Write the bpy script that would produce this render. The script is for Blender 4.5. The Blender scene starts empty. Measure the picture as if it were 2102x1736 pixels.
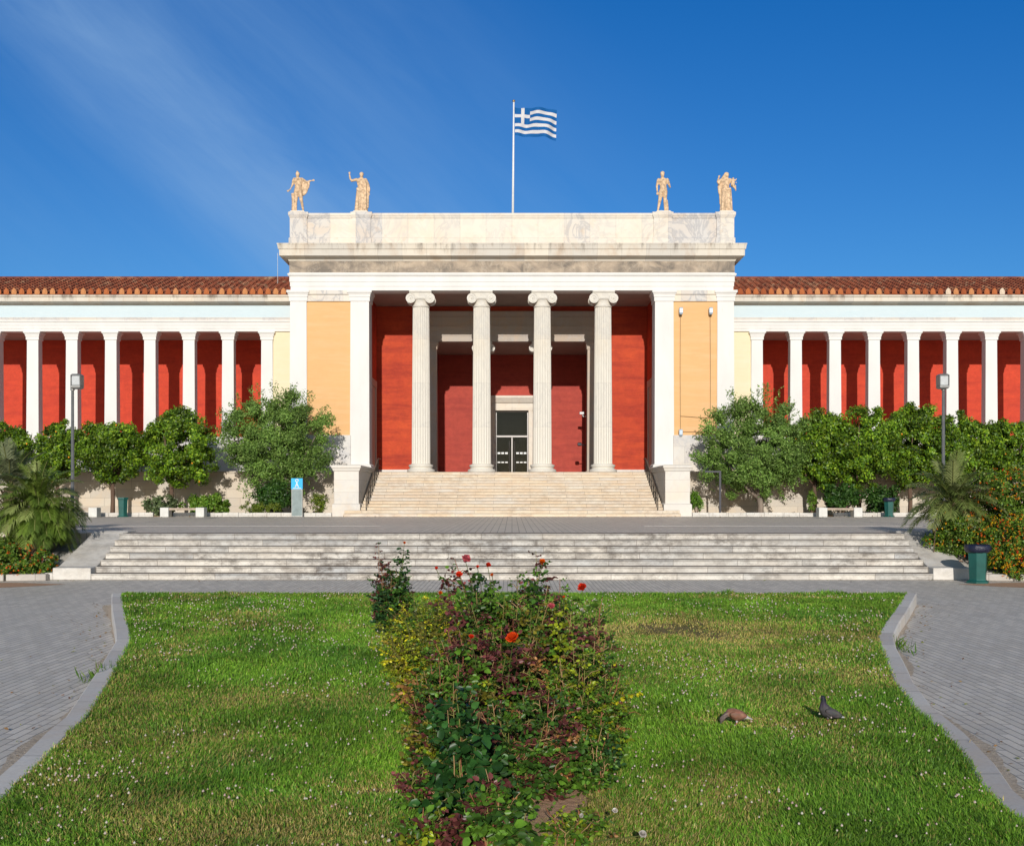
import bpy, math, random
import numpy as np
from mathutils import Vector, Matrix, Quaternion
random.seed(7); rng = np.random.default_rng(7)
PI = math.pi
S = bpy.context.scene
COL = S.collection
F = 2232.0; H = 2.157; HX = 1051.0; HY = 1018.0
def Xw(X, d): return (X - HX) * d / F
def Zw(Y, d): return H + (HY - Y) * d / F

# ------------------------------------------------------------------ objects
WL = {}
def tag(o, label=None, cat=None, group=None, kind=None):
    if label: o['label'] = label
    if cat: o['category'] = cat
    if group: o['group'] = group
    if kind: o['kind'] = kind
    return o
def thing(name, label, cat, loc=(0, 0, 0), group=None):
    o = bpy.data.objects.new(name, None); COL.objects.link(o)
    o.location = loc; o.empty_display_size = .2
    WL[o.name] = Vector(loc)
    return tag(o, label, cat, group)
def off(parent): return WL.get(parent.name, Vector((0, 0, 0))) if parent else Vector((0, 0, 0))
def link(name, me, mat, parent=None):
    o = bpy.data.objects.new(name, me); COL.objects.link(o)
    if mat: me.materials.append(mat)
    if parent:
        o.parent = parent; WL[o.name] = off(parent)
    return o
def dup(o, parent, delta=(0, 0, 0)):
    c = o.copy(); COL.objects.link(c); c.parent = parent
    c.location = o.location + Vector(delta)
    for ch in list(o.children):
        d = dup(ch, c)
    return c

class M:
    def __init__(s): s.v = []; s.f = []
    def add(s, vs, fs):
        b = len(s.v); s.v += [tuple(p) for p in vs]; s.f += [tuple(b + i for i in f) for f in fs]
    def box(s, x0, x1, y0, y1, z0, z1):
        if x0 > x1: x0, x1 = x1, x0
        s.add([(x0, y0, z0), (x1, y0, z0), (x1, y1, z0), (x0, y1, z0), (x0, y0, z1), (x1, y0, z1), (x1, y1, z1), (x0, y1, z1)],
              [(0, 3, 2, 1), (4, 5, 6, 7), (0, 1, 5, 4), (1, 2, 6, 5), (2, 3, 7, 6), (3, 0, 4, 7)])
        return s
    def poly(s, ax, pts, a0, a1):
        """extrude a 2D polygon along axis ax (0:x with pts(y,z), 1:y with pts(x,z), 2:z with pts(x,y))"""
        n = len(pts)
        def mk(p, a): return [(a, p[0], p[1]), (p[0], a, p[1]), (p[0], p[1], a)][ax]
        s.add([mk(p, a0) for p in pts] + [mk(p, a1) for p in pts],
              [tuple(range(n)), tuple(range(2 * n - 1, n - 1, -1))] + [(i, i + n, (i + 1) % n + n, (i + 1) % n) for i in range(n)])
        return s
    def loft(s, x0, x1, y0, y1, prof, top=True, bot=True):
        if x0 > x1: x0, x1 = x1, x0
        vs = []; fs = []
        for o, z in prof: vs += [(x0 - o, y0 - o, z), (x1 + o, y0 - o, z), (x1 + o, y1 + o, z), (x0 - o, y1 + o, z)]
        n = len(prof)
        for i in range(n - 1):
            for k in range(4): fs.append((4 * i + k, 4 * i + (k + 1) % 4, 4 * i + 4 + (k + 1) % 4, 4 * i + 4 + k))
        if bot: fs.append((3, 2, 1, 0))
        if top: fs.append(tuple(4 * (n - 1) + k for k in range(4)))
        s.add(vs, fs); return s
    def lathe(s, prof, c=(0, 0, 0), n=24, fn=None, caps=True):
        vs = []; fs = []
        for r, z in prof:
            for k in range(n):
                a = 2 * PI * k / n; rr = fn(r, a, z) if fn else r
                vs.append((c[0] + rr * math.cos(a), c[1] + rr * math.sin(a), c[2] + z))
        m = len(prof)
        for i in range(m - 1):
            for k in range(n): fs.append((i * n + k, i * n + (k + 1) % n, (i + 1) * n + (k + 1) % n, (i + 1) * n + k))
        if caps: fs.append(tuple(range(n - 1, -1, -1))); fs.append(tuple((m - 1) * n + k for k in range(n)))
        s.add(vs, fs); return s
    def tube(s, path, rad, n=8):
        path = [Vector(p) for p in path]; m = len(path)
        if not hasattr(rad, '__len__'): rad = [rad] * m
        vs = []; fs = []; up = Vector((0, 0, 1))
        for i, p in enumerate(path):
            d = (path[min(i + 1, m - 1)] - path[max(i - 1, 0)]).normalized()
            ref = Vector((1, 0, 0)) if abs(d.z) > .9 else up
            a = d.cross(ref).normalized(); b = d.cross(a)
            r = rad[i]; ra, rb = (r if hasattr(r, '__len__') else (r, r))
            for k in range(n):
                t = 2 * PI * k / n
                vs.append(p + a * (ra * math.cos(t)) + b * (rb * math.sin(t)))
        for i in range(m - 1):
            for k in range(n): fs.append((i * n + k, i * n + (k + 1) % n, (i + 1) * n + (k + 1) % n, (i + 1) * n + k))
        fs.append(tuple(range(n - 1, -1, -1))); fs.append(tuple((m - 1) * n + k for k in range(n)))
        s.add(vs, fs); return s
    def ball(s, c, r, n=10, m=7):
        rx, ry, rz = r if hasattr(r, '__len__') else (r, r, r)
        vs = [(c[0], c[1], c[2] - rz)]; fs = []
        for i in range(1, m):
            t = PI * i / m
            for k in range(n):
                a = 2 * PI * k / n
                vs.append((c[0] + rx * math.sin(t) * math.cos(a), c[1] + ry * math.sin(t) * math.sin(a), c[2] - rz * math.cos(t)))
        vs.append((c[0], c[1], c[2] + rz)); L = len(vs) - 1
        for k in range(n):
            fs.append((0, 1 + (k + 1) % n, 1 + k)); fs.append((L, L - n + k, L - n + (k + 1) % n))
        for i in range(m - 2):
            for k in range(n): fs.append((1 + i * n + k, 1 + i * n + (k + 1) % n, 1 + (i + 1) * n + (k + 1) % n, 1 + (i + 1) * n + k))
        s.add(vs, fs); return s
    def build(s, name, mat, parent=None, smooth=False, bevel=0, kind=None, label=None):
        o_ = off(parent)
        me = bpy.data.meshes.new(name)
        me.from_pydata([(v[0] - o_.x, v[1] - o_.y, v[2] - o_.z) for v in s.v], [], s.f); me.update()
        import bmesh
        bm = bmesh.new(); bm.from_mesh(me); bmesh.ops.recalc_face_normals(bm, faces=bm.faces); bm.to_mesh(me); bm.free()
        if smooth: me.polygons.foreach_set('use_smooth', [True] * len(me.polygons))
        o = link(name, me, mat, parent)
        if bevel:
            b = o.modifiers.new('bevel', 'BEVEL'); b.width = bevel; b.segments = 1; b.limit_method = 'ANGLE'; b.angle_limit = .7
        if kind: o['kind'] = kind
        if label: o['label'] = label
        return o

def npmesh(name, V, tris=None, quads=None, col=None, mat=None, parent=None, smooth=False, kind=None):
    V = np.asarray(V, np.float32).reshape(-1, 3); o_ = off(parent)
    V = V - np.array([o_.x, o_.y, o_.z], np.float32)
    idx = []; st = []; tot = []
    c = 0
    for A, k in ((tris, 3), (quads, 4)):
        if A is None or len(A) == 0: continue
        A = np.asarray(A, np.int32).reshape(-1, k)
        idx.append(A.ravel()); st.append(np.arange(len(A)) * k + c); tot.append(np.full(len(A), k)); c += A.size
    idx = np.concatenate(idx); st = np.concatenate(st); tot = np.concatenate(tot)
    me = bpy.data.meshes.new(name)
    me.vertices.add(len(V)); me.vertices.foreach_set('co', V.ravel())
    me.loops.add(len(idx)); me.loops.foreach_set('vertex_index', idx.astype(np.int32))
    me.polygons.add(len(st)); me.polygons.foreach_set('loop_start', st.astype(np.int32)); me.polygons.foreach_set('loop_total', tot.astype(np.int32))
    if smooth: me.polygons.foreach_set('use_smooth', np.ones(len(st), bool))
    me.update(calc_edges=True)
    if col is not None:
        a = me.color_attributes.new('Col', 'FLOAT_COLOR', 'POINT')
        c4 = np.ones((len(V), 4), np.float32); c4[:, :3] = col
        a.data.foreach_set('color', c4.ravel())
    o = link(name, me, mat, parent)
    if kind: o['kind'] = kind
    return o

# ------------------------------------------------------------------ materials
class NT:
    def __init__(s, name):
        s.m = bpy.data.materials.new(name); s.m.use_nodes = True; s.t = s.m.node_tree; s.t.nodes.clear()
        s.out = s.n('ShaderNodeOutputMaterial'); s.p = s.n('ShaderNodeBsdfPrincipled'); s.l(s.p.outputs[0], s.out.inputs[0])
        s.tc = s.n('ShaderNodeTexCoord').outputs['Object']
    def n(s, typ, **kw):
        x = s.t.nodes.new(typ)
        for k, v in kw.items(): setattr(x, k, v)
        return x
    def l(s, a, b): s.t.links.new(a, b)
    def setin(s, node, key, v):
        i = node.inputs[key]
        if isinstance(v, bpy.types.NodeSocket): s.l(v, i)
        else:
            if i.type == 'RGBA' and len(v) == 3: v = (*v, 1)
            i.default_value = v
    def scale(s, sc, rot=(0, 0, 0), vec=None, loc=(0, 0, 0)):
        m = s.n('ShaderNodeMapping'); s.l(vec or s.tc, m.inputs[0]); m.inputs['Scale'].default_value = sc; m.inputs['Rotation'].default_value = rot; m.inputs['Location'].default_value = loc
        return m.outputs[0]
    def noise(s, sc=1, det=4, rough=.55, vec=None, dist=0):
        x = s.n('ShaderNodeTexNoise'); s.l(vec or s.tc, x.inputs['Vector']); x.inputs['Scale'].default_value = sc
        x.inputs['Detail'].default_value = det; x.inputs['Roughness'].default_value = rough; x.inputs['Distortion'].default_value = dist
        return x.outputs[0]
    def ramp(s, fac, stops, interp='LINEAR'):
        r = s.n('ShaderNodeValToRGB'); s.l(fac, r.inputs[0]); e = r.color_ramp.elements; r.color_ramp.interpolation = interp
        while len(e) < len(stops): e.new(.5)
        for el, (p, c) in zip(e, stops):
            el.position = p; el.color = (c, c, c, 1) if not hasattr(c, '__len__') else (*c, 1)
        return r.outputs[0]
    def mix(s, fac, a, b, mode='MIX'):
        x = s.n('ShaderNodeMix', data_type='RGBA', blend_type=mode)
        s.setin(x, 0, fac); s.setin(x, 6, a); s.setin(x, 7, b)
        return x.outputs[2]
    def math(s, op, a, b=0.0, c=None):
        x = s.n('ShaderNodeMath', operation=op); s.setin(x, 0, a); s.setin(x, 1, b)
        if c is not None: s.setin(x, 2, c)
        return x.outputs[0]
    def brick(s, vec, w, h, mortar=.01, c1=(0, 0, 0), c2=(1, 1, 1), cm=(.5, .5, .5), offset=.5, bias=0):
        b = s.n('ShaderNodeTexBrick'); s.l(vec, b.inputs['Vector']); b.offset = offset
        b.inputs['Scale'].default_value = 1; b.inputs['Brick Width'].default_value = w; b.inputs['Row Height'].default_value = h
        b.inputs['Mortar Size'].default_value = mortar; b.inputs['Mortar Smooth'].default_value = .1; b.inputs['Bias'].default_value = bias
        s.setin(b, 'Color1', c1); s.setin(b, 'Color2', c2); s.setin(b, 'Mortar', cm)
        return b.outputs[0], b.outputs[1]
    def xz(s, o=(0, 0, 0)):
        sp = s.n('ShaderNodeSeparateXYZ'); s.l(s.tc, sp.inputs[0]); c = s.n('ShaderNodeCombineXYZ')
        s.l(sp.outputs[0], c.inputs[0]); s.l(sp.outputs[2], c.inputs[1]); s.l(sp.outputs[1], c.inputs[2])
        return s.scale((1, 1, 1), vec=c.outputs[0], loc=o)
    def bump(s, h, st=.3, d=.02):
        b = s.n('ShaderNodeBump'); s.l(h, b.inputs['Height']); b.inputs['Strength'].default_value = st; b.inputs['Distance'].default_value = d
        s.l(b.outputs[0], s.p.inputs['Normal']); return b
    def fin(s, col, rough=.7, spec=.3, metal=0):
        s.setin(s.p, 'Base Color', col); s.setin(s.p, 'Roughness', rough); s.p.inputs['Specular IOR Level'].default_value = spec
        s.p.inputs['Metallic'].default_value = metal
        return s.m

def sc(c, k): return tuple(min(1, x * k) for x in c)
def simple(name, col, rough=.6, var=.12, scale=3, spec=.3, metal=0, bump=.1, streak=False):
    t = NT(name)
    v = t.scale((1, 1, .15)) if streak else t.tc
    n1 = t.noise(scale, 5, .6, vec=v)
    f = t.ramp(n1, [(.3, 0.), (.7, 1.)])
    c = t.mix(f, sc(col, 1 - var), sc(col, 1 + var * .5))
    if bump: t.bump(t.noise(scale * 12, 4), bump, .01)
    return t.fin(c, rough, spec, metal)

def mat_white():
    t = NT('white_painted_stone')
    a = t.ramp(t.noise(.9, 6, .6, vec=t.scale((1, 1, .35))), [(.35, 0.), (.75, 1.)])
    c = t.mix(a, (.77, .757, .735), (.69, .675, .65))
    b = t.ramp(t.noise(5, 6, .7, vec=t.scale((1, 1, .2))), [(.6, 0.), (.8, 1.)])
    c = t.mix(t.math('MULTIPLY', b, .35), c, (.5, .46, .4))
    t.bump(t.noise(14, 5), .12, .012)
    return t.fin(c, .75, .2)
def mat_marble(name, base, alt, w, h, vein=(.42, .42, .45), stain=(.55, .33, .16), stainamt=.35, veinamt=.5, mort=.006, dark=.25):
    t = NT(name); xz = t.xz()
    bc, bf = t.brick(xz, w, h, mort, (0, 0, 0), (1, 1, 1), (.5, .5, .5))
    c = t.mix(bc, base, alt)
    # veins rotated per block
    n = t.noise(.8, 5, .6, vec=t.scale((1.0, 1, .8), rot=(0, .6, 0)), dist=1.6)
    vm = t.ramp(n, [(.44, 0.), (.5, 1.), (.56, 0.)])
    vb = t.ramp(bc, [(.2, .2), (.6, 1.)])
    c = t.mix(t.math('MULTIPLY', t.ramp(t.noise(.45, 4, .6, dist=1.0), [(.45, 0.), (.65, 1.)]), .25), c, sc(stain, 1.15))
    c = t.mix(t.math('MULTIPLY', t.math('MULTIPLY', vm, vb), veinamt), c, vein)
    n2 = t.ramp(t.noise(1.1, 6, .65, dist=.8), [(.58, 0.), (.72, 1.)])
    c = t.mix(t.math('MULTIPLY', n2, stainamt), c, stain)
    n3 = t.ramp(t.noise(2.2, 7, .7, vec=t.scale((1, 1, .25))), [(.6, 0.), (.78, 1.)])
    c = t.mix(t.math('MULTIPLY', n3, dark), c, (.2, .17, .14))
    c = t.mix(t.math('MULTIPLY', bf, .55), c, (.28, .24, .2))
    t.bump(t.noise(9, 5), .15, .012)
    return t.fin(c, .6, .3)
def mat_frieze():
    t = NT('weathered_frieze')
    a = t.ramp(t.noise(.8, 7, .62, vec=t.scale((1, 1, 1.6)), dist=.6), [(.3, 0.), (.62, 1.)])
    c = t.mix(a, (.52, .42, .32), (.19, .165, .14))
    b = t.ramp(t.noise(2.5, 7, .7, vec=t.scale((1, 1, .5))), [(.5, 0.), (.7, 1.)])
    c = t.mix(t.math('MULTIPLY', b, .5), c, (.6, .5, .38))
    v = t.ramp(t.noise(.5, 3, .5, dist=2.5), [(.485, 0.), (.5, 1.), (.515, 0.)])
    c = t.mix(t.math('MULTIPLY', v, .22), c, (.6, .55, .48))
    t.bump(t.noise(9, 5), .3, .02)
    return t.fin(c, .8, .2)
def mat_cornice(zt, zb):
    # drip staining that runs from the upper edge of the cornice
    t = NT('streaked_cornice_marble')
    bc, bf = t.brick(t.xz(), 1.35, 3.0, .006)
    c = t.mix(bc, (.70, .64, .54), (.56, .53, .48))
    n2 = t.ramp(t.noise(1.0, 6, .65, vec=t.scale((1, 1, .6)), dist=.5), [(.5, 0.), (.7, 1.)])
    c = t.mix(t.math('MULTIPLY', n2, .4), c, (.48, .30, .16))
    s = t.noise(1.7, 6, .7, vec=t.scale((1, 1, .12)))
    s = t.ramp(s, [(.5, 0.), (.66, 1.)])
    sp = t.n('ShaderNodeSeparateXYZ'); t.l(t.tc, sp.inputs[0])
    g = t.n('ShaderNodeMapRange'); t.l(sp.outputs[2], g.inputs[0]); g.inputs[1].default_value = zb; g.inputs[2].default_value = zt
    c = t.mix(t.math('MULTIPLY', t.math('MULTIPLY', s, g.outputs[0]), .9), c, (.12, .09, .07))
    c = t.mix(t.math('MULTIPLY', bf, .5), c, (.2, .17, .14))
    t.bump(t.noise(9, 5), .2, .015)
    return t.fin(c, .7, .25)
def mat_plaster(name, c1, c2, c3, spots=(.8, .5, .42), sa=.5, mo=.8):
    t = NT(name)
    a = t.ramp(t.noise(.55, 7, .65, dist=.4), [(.35, 0.), (.7, 1.)])
    c = t.mix(a, c1, c2)
    b = t.ramp(t.noise(1.6, 6, .7, vec=t.scale((.25, 1, 2.0))), [(.45, 0.), (.65, 1.)])
    c = t.mix(t.math('MULTIPLY', b, .7), c, c3)
    b3 = t.ramp(t.noise(3.0, 8, .8), [(.35, .82), (.65, 1.12)]); c = t.mix(mo, c, b3, 'MULTIPLY')
    d = t.ramp(t.noise(7, 6, .75), [(.68, 0.), (.74, 1.)]); e = t.ramp(t.noise(.5, 3), [(.5, 0.), (.62, 1.)])
    c = t.mix(t.math('MULTIPLY', t.math('MULTIPLY', d, e), sa), c, spots)
    t.bump(t.noise(10, 6), .2, .012)
    return t.fin(c, .75, .25)
def mat_steps(name, b1, b2, w, h, stain, sa, dark, da, zoff=0):
    t = NT(name); xz = t.xz((0, zoff, 0))
    bc, bf = t.brick(xz, w, h, .006)
    c = t.mix(bc, b1, b2)
    n = t.ramp(t.noise(1.2, 7, .7, vec=t.scale((.7, 1.2, 2.0)), dist=.3), [(.36, 0.), (.62, 1.)])
    c = t.mix(t.math('MULTIPLY', n, sa), c, stain)
    m = t.ramp(t.noise(2.8, 8, .8, vec=t.scale((.9, 1, 1.5))), [(.43, 0.), (.6, 1.)])
    m2 = t.ramp(t.noise(.35, 4, .6, vec=t.scale((1, 1, 2))), [(.35, .25), (.65, 1.)]); m = t.math('MULTIPLY', m, m2)
    c = t.mix(t.math('MULTIPLY', m, da), c, dark)
    c = t.mix(t.math('MULTIPLY', bf, .85), c, (.14, .11, .09))
    t.bump(t.noise(14, 5), .3, .015)
    return t.fin(c, .65, .3)
def mat_paving(name, c1, c2, w, h, dust=(.36, .30, .24), da=.35, bs=.5, rot=PI / 2, mort=.006):
    t = NT(name)
    v = t.scale((1, 1, 1), rot=(0, 0, rot))
    bc, bf = t.brick(v, w, h, mort, bias=-.1)
    big = t.ramp(t.noise(.18, 5, .6), [(.35, 0.), (.65, 1.)])
    c = t.mix(bc, c1, c2)
    c = t.mix(t.math('MULTIPLY', big, .35), c, sc(c1, 1.35))
    n = t.ramp(t.noise(.6, 7, .7), [(.5, 0.), (.75, 1.)])
    c = t.mix(t.math('MULTIPLY', n, da), c, dust)
    f = t.noise(30, 4, .7)
    c = t.mix(t.math('MULTIPLY', t.ramp(f, [(.4, 0.), (.7, 1.)]), .25), c, sc(c1, .6))
    c = t.mix(t.math('MULTIPLY', bf, .8), c, (.10, .085, .07))
    hgt = t.math('ADD', t.math('MULTIPLY', bf, -1.0), t.math('MULTIPLY', t.noise(6, 6, .7), .9))
    t.bump(hgt, bs, .012)
    r = t.ramp(t.noise(4, 4), [(.3, .45), (.7, .75)])
    m = t.fin(c, .6, .35); t.l(r, t.p.inputs['Roughness']); return m
def mat_roof():
    t = NT('terracotta_tiles')
    bc, bf = t.brick(t.scale((1, 1, 1)), .22, .42, .01)
    c = t.mix(bc, (.15, .045, .028), (.28, .085, .045))
    n = t.ramp(t.noise(1.2, 7, .75, dist=.5), [(.52, 0.), (.66, 1.)])
    c = t.mix(t.math('MULTIPLY', n, .6), c, (.42, .30, .19))
    n = t.ramp(t.noise(6, 5, .75), [(.52, 0.), (.7, 1.)])
    c = t.mix(t.math('MULTIPLY', n, .6), c, (.07, .03, .022))
    t.bump(t.noise(15, 5), .4, .02)
    return t.fin(c, .85, .15)
def mat_antefix():
    t = NT('terracotta_antefix')
    oi = t.n('ShaderNodeObjectInfo')
    c = t.ramp(oi.outputs['Random'], [(0, (.33, .09, .035)), (.3, (.45, .14, .05)), (.6, (.55, .24, .10)), (.88, (.42, .13, .06)), (.93, (.68, .55, .42))], 'CONSTANT')
    n = t.ramp(t.noise(8, 5, .7), [(.5, 0.), (.75, 1.)])
    c = t.mix(t.math('MULTIPLY', n, .4), c, (.15, .07, .04))
    return t.fin(c, .85, .15)
def mat_leaf(name, rough=.5, trans=.25, spec=.4, var=.2):
    t = NT(name)
    a = t.n('ShaderNodeVertexColor'); a.layer_name = 'Col'
    n = t.ramp(t.noise(20, 3), [(.3, 1 - var), (.7, 1 + var)])
    c = t.mix(1.0, a.outputs[0], n, 'MULTIPLY')
    t.fin(c, rough, spec)
    if trans:
        tr = t.n('ShaderNodeBsdfTranslucent'); t.l(c, tr.inputs[0])
        mx = t.n('ShaderNodeMixShader'); mx.inputs[0].default_value = trans
        t.l(t.p.outputs[0], mx.inputs[1]); t.l(tr.outputs[0], mx.inputs[2]); t.l(mx.outputs[0], t.out.inputs[0])
    return t.m
def mat_soil(name, c1, c2, c3):
    t = NT(name)
    a = t.ramp(t.noise(1.5, 7, .7), [(.35, 0.), (.7, 1.)])
    c = t.mix(a, c1, c2)
    b = t.ramp(t.noise(18, 5, .7), [(.45, 0.), (.65, 1.)])
    c = t.mix(t.math('MULTIPLY', b, .5), c, c3)
    t.bump(t.noise(25, 6, .7), .8, .03)
    return t.fin(c, .95, .1)
def mat_flag():
    t = NT('flag_cloth')
    a = t.n('ShaderNodeVertexColor'); a.layer_name = 'Col'
    t.bump(t.noise(40, 4), .2, .01)
    t.fin(a.outputs[0], .8, .15)
    tr = t.n('ShaderNodeBsdfTranslucent'); t.l(a.outputs[0], tr.inputs[0]); mx = t.n('ShaderNodeMixShader'); mx.inputs[0].default_value = .25
    t.l(t.p.outputs[0], mx.inputs[1]); t.l(tr.outputs[0], mx.inputs[2]); t.l(mx.outputs[0], t.out.inputs[0])
    return t.m
def mat_glass():
    t = NT('door_glass')
    t.fin((.75, .82, .85), .02, .5)
    t.p.inputs['Transmission Weight'].default_value = 1.0; t.p.inputs['IOR'].default_value = 1.33
    t.setin(t.p, 'Base Color', (.30, .31, .32))
    return t.m

WHITE = mat_white()
BLOCK = mat_marble('parapet_marble', (.75, .69, .59), (.58, .56, .54), 1.45, 5.0, stain=(.60, .42, .25), stainamt=.4, veinamt=.7, dark=.3, vein=(.36, .36, .38))
PLINTH = mat_marble('plinth_marble', (.68, .66, .62), (.60, .58, .56), 1.6, .95, stain=(.6, .45, .3), stainamt=.2, veinamt=.45, dark=.12)
PODIUM = mat_marble('podium_stone', (.62, .56, .47), (.52, .475, .41), 1.5, .47, stain=(.6, .42, .24), stainamt=.5, veinamt=.1, dark=.35, mort=.014)
PED = mat_marble('pedestal_marble', (.70, .66, .60), (.63, .60, .55), 3.0, .62, stain=(.66, .48, .3), stainamt=.25, veinamt=.2, dark=.15)
COLM = mat_marble('column_marble', (.72, .68, .60), (.65, .62, .56), 9, 2.45, stain=(.6, .5, .36), stainamt=.3, veinamt=.4, mort=.004, dark=.22, vein=(.5, .48, .45))
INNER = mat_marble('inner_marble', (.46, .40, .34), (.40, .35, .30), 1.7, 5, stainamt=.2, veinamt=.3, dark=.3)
FRIEZE = mat_frieze()
OCHRE = mat_plaster('ochre_plaster', (.74, .44, .20), (.71, .42, .19), (.76, .48, .25), sa=.15, mo=.12)
CREAM = mat_plaster('cream_plaster', (.76, .68, .47), (.74, .66, .46), (.76, .70, .53), sa=0, mo=.12)
BLUE = mat_plaster('pale_blue_plaster', (.57, .68, .73), (.56, .67, .72), (.60, .69, .73), sa=0, mo=.12)
RED = mat_plaster('red_plaster', (.44, .052, .024), (.60, .085, .028), (.32, .036, .022), spots=(.6, .17, .11), sa=.6)
RED2 = mat_plaster('faded_red_plaster', (.40, .066, .048), (.46, .074, .05), (.33, .05, .04), spots=(.7, .33, .26), sa=.8)
DRED = mat_plaster('gallery_red_plaster', (.60, .068, .030), (.52, .056, .028), (.44, .046, .027), sa=.1)
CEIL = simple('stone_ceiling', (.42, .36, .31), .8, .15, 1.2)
LSTEP = mat_steps('lower_step_marble', (.76, .72, .65), (.46, .47, .475), 1.7, .16, (.52, .46, .39), .6, (.13, .11, .095), .9, 0)
USTEP = mat_steps('upper_step_marble', (.76, .66, .51), (.66, .61, .54), 1.9, .158, (.66, .46, .28), .6, (.30, .22, .15), .45, 0)
CHEEK = mat_steps('side_wall_marble', (.74, .71, .66), (.62, .61, .59), 1.3, 3, (.52, .45, .36), .5, (.14, .13, .12), .45)
PAVE = mat_paving('grey_paving', (.58, .53, .465), (.80, .73, .64), .42, .105, dust=(.72, .62, .50))
TPAVE = mat_paving('terrace_paving', (.60, .53, .455), (.72, .64, .55), .42, .21, da=.3, dust=(.70, .60, .50), mort=.007)
KERB = mat_steps('kerb_stone', (.54, .50, .46), (.46, .43, .40), .9, .6, (.45, .38, .3), .4, (.16, .14, .12), .4)
LKERB = mat_paving('lawn_kerb_stone', (.56, .52, .48), (.80, .75, .68), 1.1, 8.0, dust=(.62, .48, .36), da=.75, bs=.35, mort=.006)
WKERB = mat_steps('white_kerb_stone', (.72, .70, .66), (.62, .61, .58), .7, .6, (.62, .55, .45), .4, (.25, .2, .16), .4)
SOIL = mat_soil('garden_soil', (.30, .19, .12), (.22, .14, .09), (.10, .065, .04))
BEDSOIL = mat_soil('planting_soil', (.50, .34, .2), (.36, .25, .15), (.16, .1, .06))
TURF = mat_soil('turf_soil', (.15, .15, .04), (.30, .21, .11), (.07, .08, .02))
EARTH = mat_soil('red_earth', (.60, .37, .24), (.50, .31, .20), (.30, .18, .11))
BARK = simple('bark', (.16, .105, .075), .9, .4, 5, .1, 0, .7, True)
OBARK = simple('olive_bark', (.26, .21, .17), .9, .4, 4, .1, 0, .7, True)
GREENM = simple('green_painted_metal', (.012, .10, .085), .38, .25, 3, .5, 0, .05)
BAG = simple('navy_plastic_bag', (.015, .018, .045), .3, .3, 6, .5, 0, .9)
GREYM = simple('grey_metal', (.33, .33, .32), .45, .2, 5, .5, .6, .05)
DARKM = simple('dark_metal', (.045, .045, .055), .5, .2, 5, .5, .5, .05)
BRONZE = simple('rail_metal', (.17, .14, .11), .5, .3, 5, .5, .6, .05)
LAMPG = simple('lamp_glass', (.55, .57, .58), .25, .2, 9, .5, 0, .1)
BENCHW = simple('bench_stone', (.66, .65, .61), .7, .15, 3)
BENCHS = simple('bench_slab', (.45, .36, .28), .7, .25, 3)
CYAN = simple('sign_blue', (.01, .42, .80), .35, .05, 2, .4, 0, 0)
WHITEP = simple('white_lettering', (.82, .83, .83), .4, .02, 2, .3, 0, 0)
SIGNG = simple('sign_glass_panel', (.24, .30, .30), .25, .25, 4, .5, 0, 0)
POLEW = simple('white_pole_paint', (.78, .79, .8), .5, .1, 4)
STATUE = simple('statue_stone', (.72, .52, .34), .8, .55, 7, .15, 0, .4)
ALU = simple('brushed_aluminium', (.20, .19, .185), .35, .1, 9, .5, .8, 0)
GLASS = mat_glass()
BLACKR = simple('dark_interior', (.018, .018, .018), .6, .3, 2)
ROOF = mat_roof(); ANTE = mat_antefix()
LEAF = mat_leaf('tree_leaf', .45, .2, .35)
OLIVE = mat_leaf('olive_leaf', .55, .15, .3)
DUST = mat_soil('kerb_dust', (.62, .53, .43), (.50, .42, .34), (.28, .21, .15))
ROSEL = mat_leaf('rose_leaf', .36, .22, .3)
GRASS = mat_leaf('grass_blade', .5, .3, .3, .15)
PETAL = mat_leaf('petal', .55, .3, .2, .08)
STEM = mat_leaf('stem_skin', .55, 0, .3)
PIG = mat_leaf('feathers', .6, 0, .25, .25)
FLAG = mat_flag()

# ------------------------------------------------------------------ ground and steps
g = M(); g.add([(-1500, -300, -.03), (1500, -300, -.03), (1500, 3000, -.03), (-1500, 3000, -.03)], [(0, 1, 2, 3)])
g.build('ground', EARTH, kind='structure')
g = M(); g.add([(-60, -12, 0), (60, -12, 0), (60, 28.2, 0), (-60, 28.2, 0)], [(0, 1, 2, 3)])
g.build('plaza_paving', PAVE, kind='structure')
T = 1.12
g = M(); SX = 10.84
for k in range(7):
    y = 28 + .333 * k; z = .16 * k
    g.box(-SX, SX, y, 30.6, z, z + .122)
    g.box(-SX, SX, y - .025, 30.6, z + .122, z + .16)
g.build('steps', LSTEP, kind='structure', bevel=.012)
g = M(); g.box(-60, 60, 30.6, 55.05, .4, T)
g.build('terrace_paving', TPAVE, kind='structure')
g = M(); g.box(-SX, SX, 30.3, 30.75, T - .1, T + .004); g.build('step_landing_edge', LSTEP, kind='structure')
g = M()
for s in (-1, 1): g.box(s * 4.6, s * 45, 37.75, 37.95, T - .05, T + .005)
g.build('paving_band', WKERB, kind='structure')
g = M()
for s in (-1, 1): g.box(s * 9.25, s * 45, 55.05, 60.0, .5, T + .02)
g.build('planting_bed', BEDSOIL, kind='structure')
g = M()
for s, a in ((-1, 1), (1, 1)):
    x = 9.12
    while x < 36:
        w = random.uniform(.7, 1.0)
        if not (s < 0 and 16.8 < x < 17.6) and not (s > 0 and 15.2 < x < 15.7):
            g.box(s * x, s * (x + w - .01), 54.93, 55.12, T, T + .20 + random.uniform(-.01, .01))
        x += w
g.build('kerb', WKERB, kind='structure', bevel=.012)

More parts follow.
